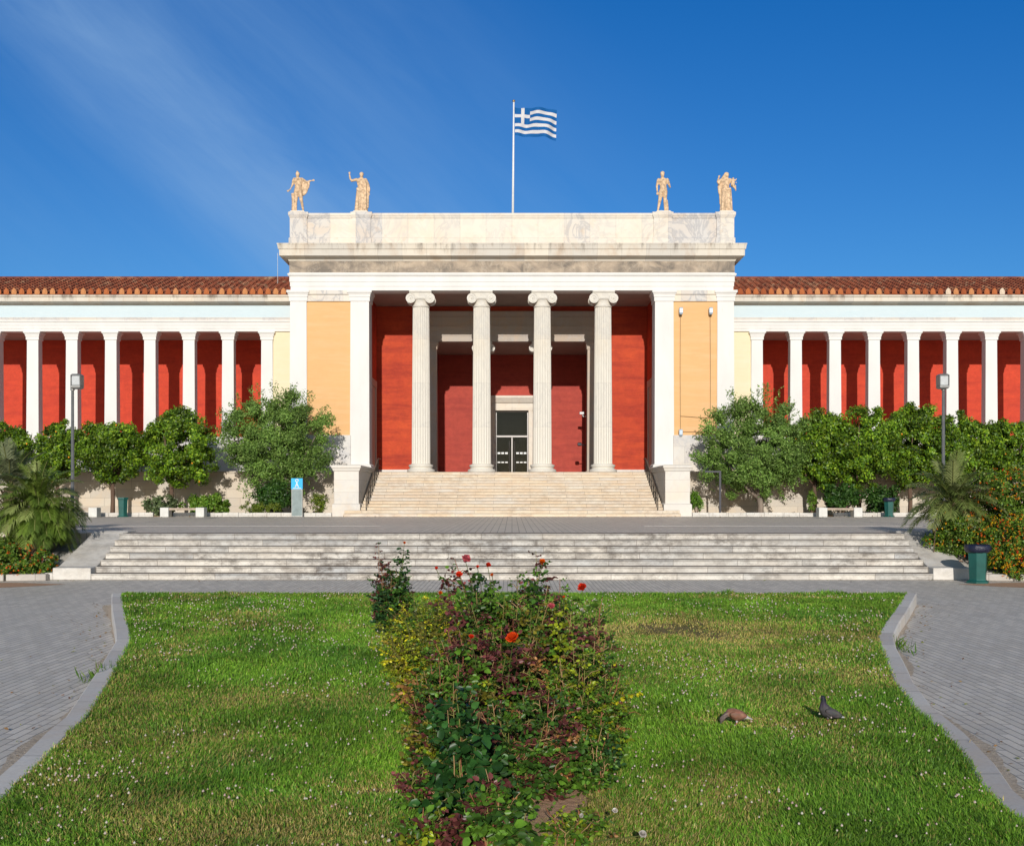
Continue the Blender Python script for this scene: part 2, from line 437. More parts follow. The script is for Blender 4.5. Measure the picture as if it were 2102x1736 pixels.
def side_wall(s, label):
    t = thing('stair_side_wall', label, 'wall', (s * 11.3, 28, 0))
    m = M()
    prof = [(27.97, 0), (27.97, .31), (28.35, .33), (30.75, 1.17), (31.4, 1.17), (31.4, 0)]
    m.poly(0, prof, s * 10.84, s * 11.82); m.build('wall_body', CHEEK, t, bevel=.015)
    m = M(); prof = [(27.99, 0), (27.99, .18), (28.35, .19), (31.2, .98), (31.2, 0)]
    m.poly(0, prof, s * 11.825, s * 12.7); m.build('lower_slab', CHEEK, t, bevel=.015)
side_wall(-1, 'sloping marble side wall at the left end of the wide lower steps')
side_wall(1, 'sloping marble side wall at the right end of the steps, behind the near green bin')
# planters left and right of the lower steps
g = M()
for s in (-1, 1):
    x0, x1 = s * 12.72, s * 40
    g.add([(x0, 28.05, .13), (x1, 28.05, .13), (x1, 30.9, 1.1), (x0, 30.9, 1.1), (x0, 27.75, .10), (x1, 27.6, .10)], [(0, 1, 2, 3), (4, 5, 1, 0)])
g.build('planting_slope', SOIL, kind='structure')
for s, lab in ((-1, 'low curved grey stone kerb in front of the left flower bed'), (1, 'low grey stone kerb of the right flower bed, half hidden by lantana')):
    m = M()
    n = 14
    for i in range(n):
        a = i / n; b = (i + 1) / n - .004
        f = lambda q: (s * (11.9 + q * 14), 27.75 - .55 * math.sin(min(1, q * 3) * PI / 2) - (.0 if q < .4 else (q - .4) * .5))
        (xa, ya), (xb, yb) = f(a), f(b)
        m.add([(xa, ya, 0), (xb, yb, 0), (xb, yb + .2, 0), (xa, ya + .2, 0), (xa, ya, .17), (xb, yb, .17), (xb, yb + .2, .17), (xa, ya + .2, .17)],
              [(0, 3, 2, 1), (4, 5, 6, 7), (0, 1, 5, 4), (1, 2, 6, 5), (2, 3, 7, 6), (3, 0, 4, 7)])
    o = m.build('planter_kerb', KERB, bevel=.015); tag(o, lab, 'kerb wall')
g = M()
for s in (-1, 1):
    pts = [(s * 10.9, 26.6), (s * 12.2, 27.05), (s * 14, 27.15), (s * 18, 26.9), (s * 18, 24.6), (s * 12.6, 25.3), (s * 11.6, 25.9)]
    g.add([(p[0], p[1], .004) for p in pts], [tuple(range(len(pts)))])
g.build('earth_strip', EARTH, kind='structure')

# ------------------------------------------------------------------ lawn
def Lz(y): return float(np.interp(y, [5, 8, 12, 16, 22.5], [.015, .03, .07, .13, .22]))
def unproj(X, Y, lift=.04):
    d = 10
    for _ in range(20): d = F * (H - Lz(d) - lift) / (Y - HY)
    return (Xw(X, d), d)
RE = [(1861, 1215), (1848, 1232), (1835, 1252), (1818, 1273), (1803, 1300), (1806, 1323), (1818, 1349), (1836, 1395), (1868, 1442), (1934, 1499), (1984, 1555), (2017, 1609), (2101, 1685)]
LE = [(250, 1215), (253, 1232), (256, 1250), (266, 1287), (270, 1310), (256, 1337), (240, 1366), (213, 1412), (183, 1462), (143, 1496), (100, 1542), (43, 1595), (-4, 1640)]
RP = [unproj(*p) for p in RE]; LP = [unproj(*p) for p in LE]
def ext(P):
    (x0, y0), (x1, y1) = P[-3], P[-1]
    for y in (6.4, 5.4, 4.4): P.append((x1 + (y - y1) * (x1 - x0) / (y1 - y0) * .4, y))
ext(RP); ext(LP)
YF = RP[0][1] + .05
RP[0] = (RP[0][0], YF); LP[0] = (LP[0][0], YF)
ry = np.array([p[1] for p in RP])[::-1]; rx = np.array([p[0] for p in RP])[::-1]
ly = np.array([p[1] for p in LP])[::-1]; lx = np.array([p[0] for p in LP])[::-1]
def xr(y): return np.interp(y, ry, rx)
def xl(y): return np.interp(y, ly, lx)
ys = np.linspace(4.4, YF, 60)
g = M(); vs = []; fs = []
NX = 16
for y in ys:
    a, b = float(xl(y)), float(xr(y))
    for i in range(NX + 1): vs.append((a + (b - a) * i / NX, float(y), Lz(y) + .004))
for j in range(len(ys) - 1):
    for i in range(NX): k = j * (NX + 1) + i; fs.append((k, k + 1, k + NX + 2, k + NX + 1))
g.add(vs, fs); g.build('lawn_ground', TURF, kind='structure', smooth=True)
g = M()
def kerbrun(xf, s):
    vs = []; fs = []
    yy = np.linspace(4.4, YF, 120)
    for y in yy:
        y = float(y); dx = float(xf(y + .15) - xf(y - .15)) / .3; n = Vector((1, -dx)).normalized() * s; x = float(xf(y)); z = Lz(y) + .02; w = .21
        for o, zz in ((0, -.02), (0, z - .01), (.015, z), (w - .02, z), (w, z - .02), (w, -.02)): vs.append((x + n.x * o, y + n.y * o, zz))
    for j in range(len(yy) - 1):
        for k in range(5): fs.append((j * 6 + k, j * 6 + k + 1, j * 6 + k + 7, j * 6 + k + 6))
    fs += [(0, 1, 2, 3, 4, 5), tuple((len(yy) - 1) * 6 + k for k in range(6))]
    g.add(vs, fs)
kerbrun(xr, 1); kerbrun(xl, -1)
g.build('lawn_kerb', LKERB, kind='structure')
g = M(); g.box(float(xl(YF)), float(xr(YF)), YF - .02, YF + .14, 0, Lz(YF) - .03)
g.build('lawn_back_kerb', KERB, kind='structure')

g = M()
for xf, sg in ((xr, 1), (xl, -1)):
    yy = np.linspace(5, YF - .1, 160); vs = []; R_ = random.Random(5 + sg); wv = .06
    for y in yy:
        wv = min(.15, max(.0, wv + R_.uniform(-.03, .028))); y = float(y); dx = float(xf(y + .15) - xf(y - .15)) / .3; n = Vector((1, -dx)).normalized() * sg; x = float(xf(y))
        vs += [(x + n.x * .2, y + n.y * .2, .005), (x + n.x * (.222 + wv), y + n.y * (.222 + wv), .005)]
    g.add(vs, [(2 * j, 2 * j + 1, 2 * j + 3, 2 * j + 2) for j in range(len(yy) - 1)])
g.build('kerb_dirt', DUST, kind='structure')

# value noise
LAT = rng.random((256, 256))
def vnoise(x, y, s=1.0, o=0):
    x = x * s + 37.1 + o * 13.7; y = y * s + 91.3 + o * 7.9
    xi = np.floor(x).astype(int); yi = np.floor(y).astype(int); fx = x - xi; fy = y - yi
    fx = fx * fx * (3 - 2 * fx); fy = fy * fy * (3 - 2 * fy)
    g = lambda a, b: LAT[a % 256, b % 256]
    return (g(xi, yi) * (1 - fx) + g(xi + 1, yi) * fx) * (1 - fy) + (g(xi, yi + 1) * (1 - fx) + g(xi + 1, yi + 1) * fx) * fy
def fbm(x, y, s=1.0, o=0): return (vnoise(x, y, s, o) + .5 * vnoise(x, y, s * 2.1, o + 1) + .25 * vnoise(x, y, s * 4.3, o + 2)) / 1.75
DRYP = [(unproj(1370, 1290), 2.4, 1.6, .75), (unproj(1700, 1300), 2.6, 1.4, .35), (unproj(1600, 1380), 1.6, .8, .35), (unproj(700, 1430), 1.0, .55, .45), (unproj(480, 1420), 1.0, .5, .35),
        (unproj(420, 1650), .9, .35, .4), (unproj(300, 1690), 1.0, .3, .4), (unproj(760, 1600), .45, .3, .4), (unproj(560, 1700), .8, .3, .3), (unproj(1500, 1470), .35, .16, .9), (unproj(1580, 1484), .2, .06, 1.2),
        (unproj(1150, 1650), .35, .5, .9), (unproj(1180, 1600), .16, .25, 1.5), (unproj(770, 1615), .16, .1, 1.0), (unproj(1000, 1730), 1.0, .25, .3)]
def dryness(x, y):
    d = np.clip((fbm(x, y, .7) - .5) * 2.2, 0, .55) * (.4 + .9 * fbm(x, y, 3.0, 15))
    for (cx, cy), sx, sy, a in DRYP: d = d + a * np.exp(-((x - cx) / sx) ** 2 - ((y - cy) / sy) ** 2) * (.5 + fbm(x, y, 2.0, 5))
    return d
def make_grass():
    xs = []; yy = []
    for y0, y1, den in ((4.9, 7.5, 13000), (7.5, 9.5, 9500), (9.5, 12, 6000), (12, 16, 3600), (16, YF, 2000)):
        a = min(xl(np.linspace(y0, y1, 9))); b = max(xr(np.linspace(y0, y1, 9)))
        n = int(den * (y1 - y0) * (b - a)); x = rng.uniform(a, b, n); y = rng.uniform(y0, y1, n)
        k = (x > xl(y) - .05 + .06 * rng.random(n)) & (x < xr(y) + .05 - .06 * rng.random(n)); xs.append(x[k]); yy.append(y[k])
    x = np.concatenate(xs); y = np.concatenate(yy)
    vis = np.abs(x) / y < .56; x = x[vis]; y = y[vis]
    d = dryness(x, y)
    keep = rng.random(len(x)) > np.clip((d - .75) * 1.4, 0, .97); x = x[keep]; y = y[keep]; d = d[keep]; n = len(x)
    z = np.interp(y, [5, 8, 12, 16, 22.5], [.015, .03, .07, .13, .22])
    lush = fbm(x, y, 1.1, 9); tuft = np.clip((vnoise(x, y, 2.6, 4) - .72) * 4, 0, 1)
    h = (.026 + .045 * rng.random(n) ** 1.5) * (.65 + .7 * lush) * (1 - .45 * np.clip(d, 0, 1)) * (1 + .8 * tuft)
    w = (.0018 + .0022 * rng.random(n)) * np.interp(y, [5, 9, 14, 22], [1, 1.2, 1.8, 2.8])
    an = rng.uniform(0, 2 * PI, n); ln = rng.uniform(.2, 1.0, n)
    wind = 1.2 + 2.5 * vnoise(x, y, .8, 3)
    lx_ = np.cos(an) * ln + .2 * np.cos(wind * 4); ly_ = np.sin(an) * ln + .2 * np.sin(wind * 4)
    pa = an + PI / 2 + rng.uniform(-.8, .8, n)
    px, py = np.cos(pa) * w, np.sin(pa) * w
    V = np.zeros((n, 5, 3), np.float32)
    V[:, 0] = np.stack([x - px, y - py, z], 1); V[:, 1] = np.stack([x + px, y + py, z], 1)
    mx, my, mz = x + lx_ * h * .35, y + ly_ * h * .35, z + h * .62
    V[:, 2] = np.stack([mx - px * .8, my - py * .8, mz], 1); V[:, 3] = np.stack([mx + px * .8, my + py * .8, mz], 1)
    V[:, 4] = np.stack([x + lx_ * h, y + ly_ * h, z + h * (1.05 - .3 * ln)], 1)
    b = np.arange(n) * 5
    Q = np.stack([b, b + 1, b + 3, b + 2], 1); Tt = np.stack([b + 2, b + 3, b + 4], 1)
    g1 = np.array([.135, .31, .024]); g2 = np.array([.27, .47, .045]); g3 = np.array([.05, .18, .03])
    dr = np.array([.40, .36, .07]); dr2 = np.array([.56, .44, .18])
    r = rng.random((n, 1)); lu = lush[:, None]
    c = g1 * (1 - r) + g2 * r; c = c * (1 - .6 * np.clip(lu * 1.6 - .5, 0, 1)) + g3 * .6 * np.clip(lu * 1.6 - .5, 0, 1)
    isd = (rng.random(n) < np.clip(.04 + d * .8, 0, .9))[:, None]
    q = rng.random((n, 1)); c = np.where(isd, dr * q + dr2 * (1 - q), c)
    c = c * (.6 + .8 * rng.random((n, 1))) * (.55 + .85 * fbm(x, y, 1.3, 33))[:, None]
    cc = np.repeat(c[:, None], 5, 1); cc[:, 4] *= 1.15
    o = npmesh('grass', V, Tt, Q, cc.reshape(-1, 3), GRASS, kind='stuff')
    tag(o, 'short green lawn grass with dry yellow patches', 'grass')
    # clover flower heads
    N = 7500
    cy = YF - (YF - 5.2) * rng.random(N) ** .8; cx = rng.uniform(-9, 9, N)
    k = (cx > xl(cy) + .05) & (cx < xr(cy) - .05) & (fbm(cx, cy, .9, 21) > .50) & (dryness(cx, cy) < .6); cx = cx[k]; cy = cy[k]
    for (X, Y, sx, sy, m) in ((95, 1600, .28, .2, 60), (1740, 1500, .5, .3, 60), (560, 1500, .25, .2, 22), (400, 1240, 1.5, .8, 160), (1280, 1540, .25, .5, 40), (320, 1270, 1, .6, 60)):
        c0 = unproj(X, Y); cx = np.append(cx, rng.normal(c0[0], sx, m)); cy = np.append(cy, rng.normal(c0[1], sy, m))
    k = (cx > xl(cy)) & (cx < xr(cy)); cx = cx[k]; cy = cy[k]; n = len(cx)
    cz = np.interp(cy, [5, 8, 12, 16, 22.5], [.015, .03, .07, .13, .22]) + rng.uniform(.05, .085, n)
    r0 = rng.uniform(.006, .0125, n) * np.interp(cy, [6, 20], [1, 1.5])
    ico = np.array([(0, 0, -1), (.9, 0, -.2), (.28, .85, -.2), (-.73, .53, -.2), (-.73, -.53, -.2), (.28, -.85, -.2), (0, 0, 1.)])
    fi = []
    for i in range(5): a, b2 = 1 + i, 1 + (i + 1) % 5; fi += [(0, b2, a), (6, a, b2)]
    fi = np.array(fi)
    V = np.stack([cx, cy, cz], 1)[:, None] + ico[None] * r0[:, None, None]
    Tt = (fi[None] + (np.arange(n) * 7)[:, None, None]).reshape(-1, 3)
    q = rng.random((n, 1)); c = np.array([.78, .74, .64]) * q + np.array([.66, .46, .43]) * (1 - q)
    o = npmesh('clover_flower', V, Tt, None, np.repeat(c[:, None], 7, 1).reshape(-1, 3), PETAL, kind='stuff')
    tag(o, 'tiny white and pink clover heads scattered over the lawn', 'clover')
make_grass()
def fallen():
    P = []; 
    for xf, sg in ((xr, 1), (xl, -1)):
        y = rng.uniform(5.5, YF, 130); P.append(np.stack([xf(y) + sg * (.3 + rng.exponential(.25, 130)), y, np.full(130, .012)], 1))
    P.append(np.stack([rng.uniform(-12, 12, 90), rng.uniform(27.3, 27.95, 90), np.full(90, .012)], 1))
    P.append(np.stack([rng.uniform(-20, 20, 160), 54.9 - rng.exponential(.8, 160), np.full(160, 1.132)], 1))
    P = np.concatenate(P); n = len(P)
    o = leafcloud('fallen_leaves', P, rng.uniform(.03, .07, n) * np.interp(P[:, 1], [6, 28, 55], [.8, 1.3, 2]), .5, pal(n, [(.35, .2, .08), (.45, .3, .12), (.2, .1, .05), (.3, .32, .08)]), GRASS, None, up=np.array([[0, 0, 4.]]), kind='stuff')
    tag(o, 'dry fallen leaves scattered on the paving along kerbs and steps', 'leaves')

# ------------------------------------------------------------------ museum building
B = thing('museum_building', 'neoclassical museum with white portico, four Ionic columns, red walls and tiled side wings', 'building', (0, 60, T))
W = 12.41; YF0 = 60.6
FL = 3.49
ZA = 13.62; ZA2 = 14.38; ZT = 14.60; ZFt = 15.28
# architrave (beam over the columns)
m = M()
m.loft(-W, W, YF0, 61.7, [(-.06, ZA), (-.06, ZA + .22), (-.03, ZA + .225), (-.03, ZA + .47), (0, ZA + .475), (0, ZA2), (.05, ZA2 + .03), (.09, ZA2 + .10), (.09, ZT - .06), (.02, ZT - .03), (.02, ZT)])
m.build('architrave', WHITE, B)
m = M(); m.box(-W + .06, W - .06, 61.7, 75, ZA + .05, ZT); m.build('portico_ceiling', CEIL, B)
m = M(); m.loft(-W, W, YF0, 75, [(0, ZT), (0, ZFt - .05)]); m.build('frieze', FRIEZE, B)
m = M(); m.loft(-W, W, YF0, 75, [(.02, ZFt - .05), (.06, ZFt + .02), (.10, ZFt + .10), (.40, ZFt + .15), (.47, ZFt + .17), (.47, ZFt + .50), (.52, ZFt + .53), (.55, ZFt + .72), (.58, ZFt + .80), (.58, ZFt + .84), (.1, ZFt + .86)])
m.build('cornice', mat_cornice(ZFt + .86 - T, ZFt + .2 - T), B)
ZP0 = ZFt + .86; ZP1 = 17.93
m = M()
m.loft(-W + .02, W - .02, YF0 + .05, 75, [(0.02, ZP0), (0.02, ZP0 + .38), (-.02, ZP0 + .42), (-.04, ZP0 + .46), (-.04, ZP1 - .30), (0, ZP1 - .27), (0.01, ZP1 - .20), (.05, ZP1 - .12), (.05, ZP1 - .01)])
m.build('parapet', BLOCK, B)
for X0, X1 in ((595, 630), (723, 761), (1342, 1379), (1471, 1507)):
    m = M(); m.loft(Xw(X0, YF0), Xw(X1, YF0), YF0 - .03, YF0 + 1.0, [(.05, ZP0), (.05, ZP0 + .38), (0, ZP0 + .43), (0, ZP1 - .30), (.03, ZP1 - .24), (.08, ZP1 - .12), (.08, ZP1 + .03)])
    m.build('parapet_pier', BLOCK, B)
def moulded(m, x0, x1, y0, y1, z0, z1, cap=.62, base=0.0, c=.14):
    pr = []
    if base: pr += [(.12, z0), (.12, z0 + base * .3), (.08, z0 + base * .45), (.11, z0 + base * .6), (.05, z0 + base * .8), (0, z0 + base)]
    else: pr += [(0, z0)]
    pr += [(-.03, z1 - cap), (0.02, z1 - cap + .02), (.02, z1 - cap * .62), (.05, z1 - cap * .55), (.05, z1 - cap * .42), (c * .7, z1 - cap * .25), (c, z1 - cap * .2), (c, z1)]
    m.loft(x0, x1, y0, y1, pr)
for s in (-1, 1):
    # walls of the corner blocks
    m = M(); m.box(s * 8.26, s * 12.3, 60.75, 75, FL, ZA + .04); m.build('corner_wall', OCHRE, B)
    m = M(); m.box(s * 8.255, s * 8.2, 61.9, 66.0, FL, ZA + .04); m.build('portico_side_wall', RED, B)
    m = M(); m.box(s * 8.98, s * 11.47, 60.66, 60.76, 13.02, ZA)
    m.box(s * 8.98, s * 11.47, 60.58, 60.70, ZA - .22, ZA - .001); m.build('panel_band', BLOCK, B)
    m = M(); moulded(m, s * 11.43, s * 12.41, 60.62, 61.5, 3.5, ZA - .002); m.build('pilaster', WHITE, B)
    m = M(); moulded(m, s * 7.95, s * 9.04, 60.62, 61.9, 3.71, ZA - .002, base=.25); m.build('pilaster', WHITE, B)
    m = M(); m.box(s * 8.98, s * 12.36, 60.5, 60.8, 3.5, 5.55); m.build('plinth', PLINTH, B)
    # pedestal beside the stair
    m = M(); m.loft(s * 7.76, s * 9.02, 55.06, 60.6, [(.08, T), (.08, T + .62), (.02, T + .66), (0, T + .70), (0, 3.40), (.05, 3.45), (.08, 3.55), (.12, 3.60), (.12, 3.71), (.02, 3.74)])
    m.build('stair_pedestal', PED, B, bevel=.01)
    # side door in the portico
    m = M()
    for a, b, c, d in ((62.9, 63.15, FL, 8.6), (64.75, 65.0, FL, 8.6), (62.8, 65.1, 8.6, 9.0)): m.box(s * 8.2, s * 8.08, a, b, c, d)
    m.box(s * 8.2, s * 8.14, 63.15, 64.75, FL, 8.6)
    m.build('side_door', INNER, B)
    m = M(); m.box(s * 5.2, s * 8.2, 65.86, 66.0, FL, FL + .27); m.build('wall_plinth', PLINTH, B)
    m = M(); m.box(s * 4.93, s * 8.2, 66.0, 66.5, FL, ZA + .04); m.build('rear_wall', RED, B)
    m = M(); m.box(s * 4.89, s * 5.2, 66.5, 72.4, FL, 11.6); m.build('hall_side_wall', RED2, B)
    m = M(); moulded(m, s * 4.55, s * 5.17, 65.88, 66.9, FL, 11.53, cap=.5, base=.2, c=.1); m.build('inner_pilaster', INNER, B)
m = M(); m.box(-4.93, 4.93, 66.02, 66.5, 13.3, ZA + .04); m.build('rear_wall', RED, B)
m = M()
m.loft(-5.3, 5.3, 65.9, 67.0, [(-.05, 11.53), (-.05, 11.85), (-.02, 11.855), (-.02, 12.15), (.01, 12.155), (.01, 12.42), (.07, 12.46), (.07, 12.52), (0, 12.53), (0, 13.0), (.08, 13.04), (.16, 13.12), (.2, 13.2), (.2, 13.32)])
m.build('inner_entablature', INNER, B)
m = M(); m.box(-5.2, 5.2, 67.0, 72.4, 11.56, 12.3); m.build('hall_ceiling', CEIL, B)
# back wall with the door opening
m = M(); DH = 7.84
m.box(-5.2, -1.1, 72.4, 72.9, FL, 11.56); m.box(1.1, 5.2, 72.4, 72.9, FL, 11.56); m.box(-1.1, 1.1, 72.4, 72.9, DH, 11.56)
m.build('hall_back_wall', RED2, B)
m = M(); JW = 1.62
for s in (-1, 1):
    m.box(s * 1.1, s * JW, 72.22, 72.4, FL, DH); m.box(s * 1.1, s * 1.3, 72.16, 72.22, FL, DH)
m.box(-JW - .02, JW + .02, 72.2, 72.4, DH, 8.32); m.box(-1.4, 1.4, 72.15, 72.2, DH, DH + .22)
m.poly(0, [(72.4, 8.36), (72.12, 8.36), (71.95, 8.62), (71.9, 8.64), (71.9, 8.8), (72.4, 8.85)], -JW - .2, JW + .2)
m.box(-JW - .02, JW + .02, 72.24, 72.4, 8.32, 8.36)
m.build('door_surround', BLOCK, B)
D = M()
for x in (-1.08, -.04, 1.02): D.box(x, x + .06 if x != -.04 else .04, 72.5, 72.58, FL, 6.06)
for x in (-1.08, 1.02): D.box(x, x + .06, 72.5, 72.58, 6.06, DH)
D.box(-1.08, 1.08, 72.44, 72.6, 6.08, 6.19); D.box(-1.08, 1.08, 72.5, 72.58, DH - .1, DH - .02)
D = D.build('door', ALU, B)
m = M(); m.box(-1.0, -.05, 72.53, 72.545, FL + .02, 6.05); m.box(.05, 1.0, 72.53, 72.545, FL + .02, 6.05); m.box(-1.0, 1.0, 72.53, 72.545, 6.23, DH - .1)
m.build('pane', GLASS, D)
for s in (-1, 1):
    m = M(); m.tube([(s * .17, 72.44, FL + .1), (s * .17, 72.44, 5.82)], .03, 8)
    for z in (FL + .3, 5.6): m.tube([(s * .17, 72.44, z), (s * .17, 72.53, z)], .015, 6)
    m.build('handle', ALU, D)
for s in (-1, 1):
    for i in range(3):
        x = s * (.28 + i * .25)
        m = M(); m.box(x, x + s * .18, 72.518, 72.524, 4.96, 5.08); m.build('glass_marking', WHITEP, D)
        m = M(); m.box(x, x + s * .18, 72.518, 72.524, 4.37, 4.45); m.build('glass_marking', WHITEP, D)
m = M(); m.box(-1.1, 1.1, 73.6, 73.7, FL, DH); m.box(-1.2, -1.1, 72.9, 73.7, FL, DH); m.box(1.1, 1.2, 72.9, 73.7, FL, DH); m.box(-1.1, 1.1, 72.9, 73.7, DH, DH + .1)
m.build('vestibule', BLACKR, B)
m = M(); m.box(-8.26, 8.26, 60.3, 74, FL - .3, FL); m.build('portico_floor', USTEP, B)
# staircase
m = M(); NR = 15; rh = (FL - T) / NR
for k in range(NR):
    y = 54.4 + .4 * k; z = T + rh * k; e = -.001 if k == NR - 1 else 0
    if k < 2:
        m.box(-8.45, 8.45, y, 54.97, z, z + rh)
        m.box(-7.67, 7.67, 54.97, 60.3, z, z + rh)
    else:
        m.box(-7.67, 7.67, y, 60.3, z, z + rh - .035); m.box(-7.67, 7.67, y - .02, 60.3, z + rh - .035, z + rh)
m.build('staircase', USTEP, B, bevel=.01)

# Ionic column
def column(x, y, z0, z1, rb, rt, mat, cw):
    k = cw / 1.61
    NF = 24
    def fl(r, a, z):
        t = (a * NF / (2 * PI)) % 1.0
        return r * (1 - .075 * max(0, math.sin(PI * min(1, max(0, (t - .1) / .8)))) ** .7)
    prof = []
    zs0 = z0 + .48 * k; zs1 = z1 - .9 * k
    for i in range(13):
        t = i / 12; r = rb + (rt - rb) * (t ** 1.4); prof.append((r, zs0 + (zs1 - zs0) * t))
    m = M(); m.lathe(prof, (x, y, 0), NF * 6, fl)
    c = m.build('column', mat, B)
    m = M(); R = rb
    bp = [(R * 1.48, 0), (R * 1.52, .05 * k), (R * 1.5, .13 * k), (R * 1.40, .17 * k), (R * 1.25, .19 * k), (R * 1.2, .24 * k), (R * 1.26, .29 * k), (R * 1.3, .31 * k), (R * 1.34, .36 * k), (R * 1.3, .42 * k), (R * 1.12, .44 * k), (R * 1.04, .481 * k)]
    m.lathe([(r, z0 + z) for r, z in bp], (x, y, 0), 40); m.build('base', mat, c, smooth=False)
    m = M(); zt = z1
    m.lathe([(rt, zs1 - .002), (rt * 1.08, zs1 + .03 * k), (rt * 1.04, zs1 + .07 * k), (rt * .98, zs1 + .1 * k), (rt * .93, zs1 + .25 * k), (rt * .98, zs1 + .36 * k), (rt * 1.15, zs1 + .46 * k), (rt * 1.15, zs1 + .52 * k)], (x, y, 0), 32)
    m.box(x - .62 * k, x + .62 * k, y - .56 * k, y + .56 * k, zt - .1 * k, zt - .001)
    dy = .52 * k
    # canalis block and volutes (bolsters running front to back)
    m.poly(1, [(x - .62 * k, zt - .1 * k), (x - .62 * k, zt - .3 * k), (x - .3 * k, zt - .47 * k), (x + .3 * k, zt - .47 * k), (x + .62 * k, zt - .3 * k), (x + .62 * k, zt - .1 * k)], y - dy + .04 * k, y + dy - .04 * k)
    for s in (-1, 1):
        cx, cz, R0 = x + s * .535 * k, zt - .43 * k, .275 * k
        n = 20; vs = []; fs = []
        ringy = [(-dy, R0), (-dy + .09 * k, R0), (-dy + .14 * k, R0 * .82), (0, R0 * .66), (dy - .14 * k, R0 * .82), (dy - .09 * k, R0), (dy, R0)]
        for yy_, r in ringy:
            for q in range(n): a = 2 * PI * q / n; vs.append((cx + r * math.cos(a), y + yy_, cz + r * math.sin(a)))
        for i in range(len(ringy) - 1):
            for q in range(n): fs.append((i * n + q, i * n + (q + 1) % n, (i + 1) * n + (q + 1) % n, (i + 1) * n + q))
        fs.append(tuple(range(n))); fs.append(tuple((len(ringy) - 1) * n + q for q in range(n)))
        m.add(vs, fs)
        for f in (-1, 1):
            pth = []
            for i in range(44):
                a = PI / 2 - s * -1 * i * .30; r = R0 * (.93 * (1 - i / 50) ** 1.3 + .03)
                pth.append((cx + r * math.cos(a), y + f * dy, cz + r * math.sin(a)))
            m.tube(pth, .022 * k, 5)
            m.ball((cx, y + f * dy, cz), .05 * k, 8, 5)
    m.build('capital', mat, c)
    return c
c0 = column(-5.115, 61.13, FL, ZA, .52, .46, COLM, 1.61)
for i in (1, 2, 3): dup(c0, B, (3.41 * i, 0, 0))
ci = column(-1.735, 66.5, FL, 11.53, .44, .39, COLM, 1.40)
dup(ci, B, (3.47, 0, 0))

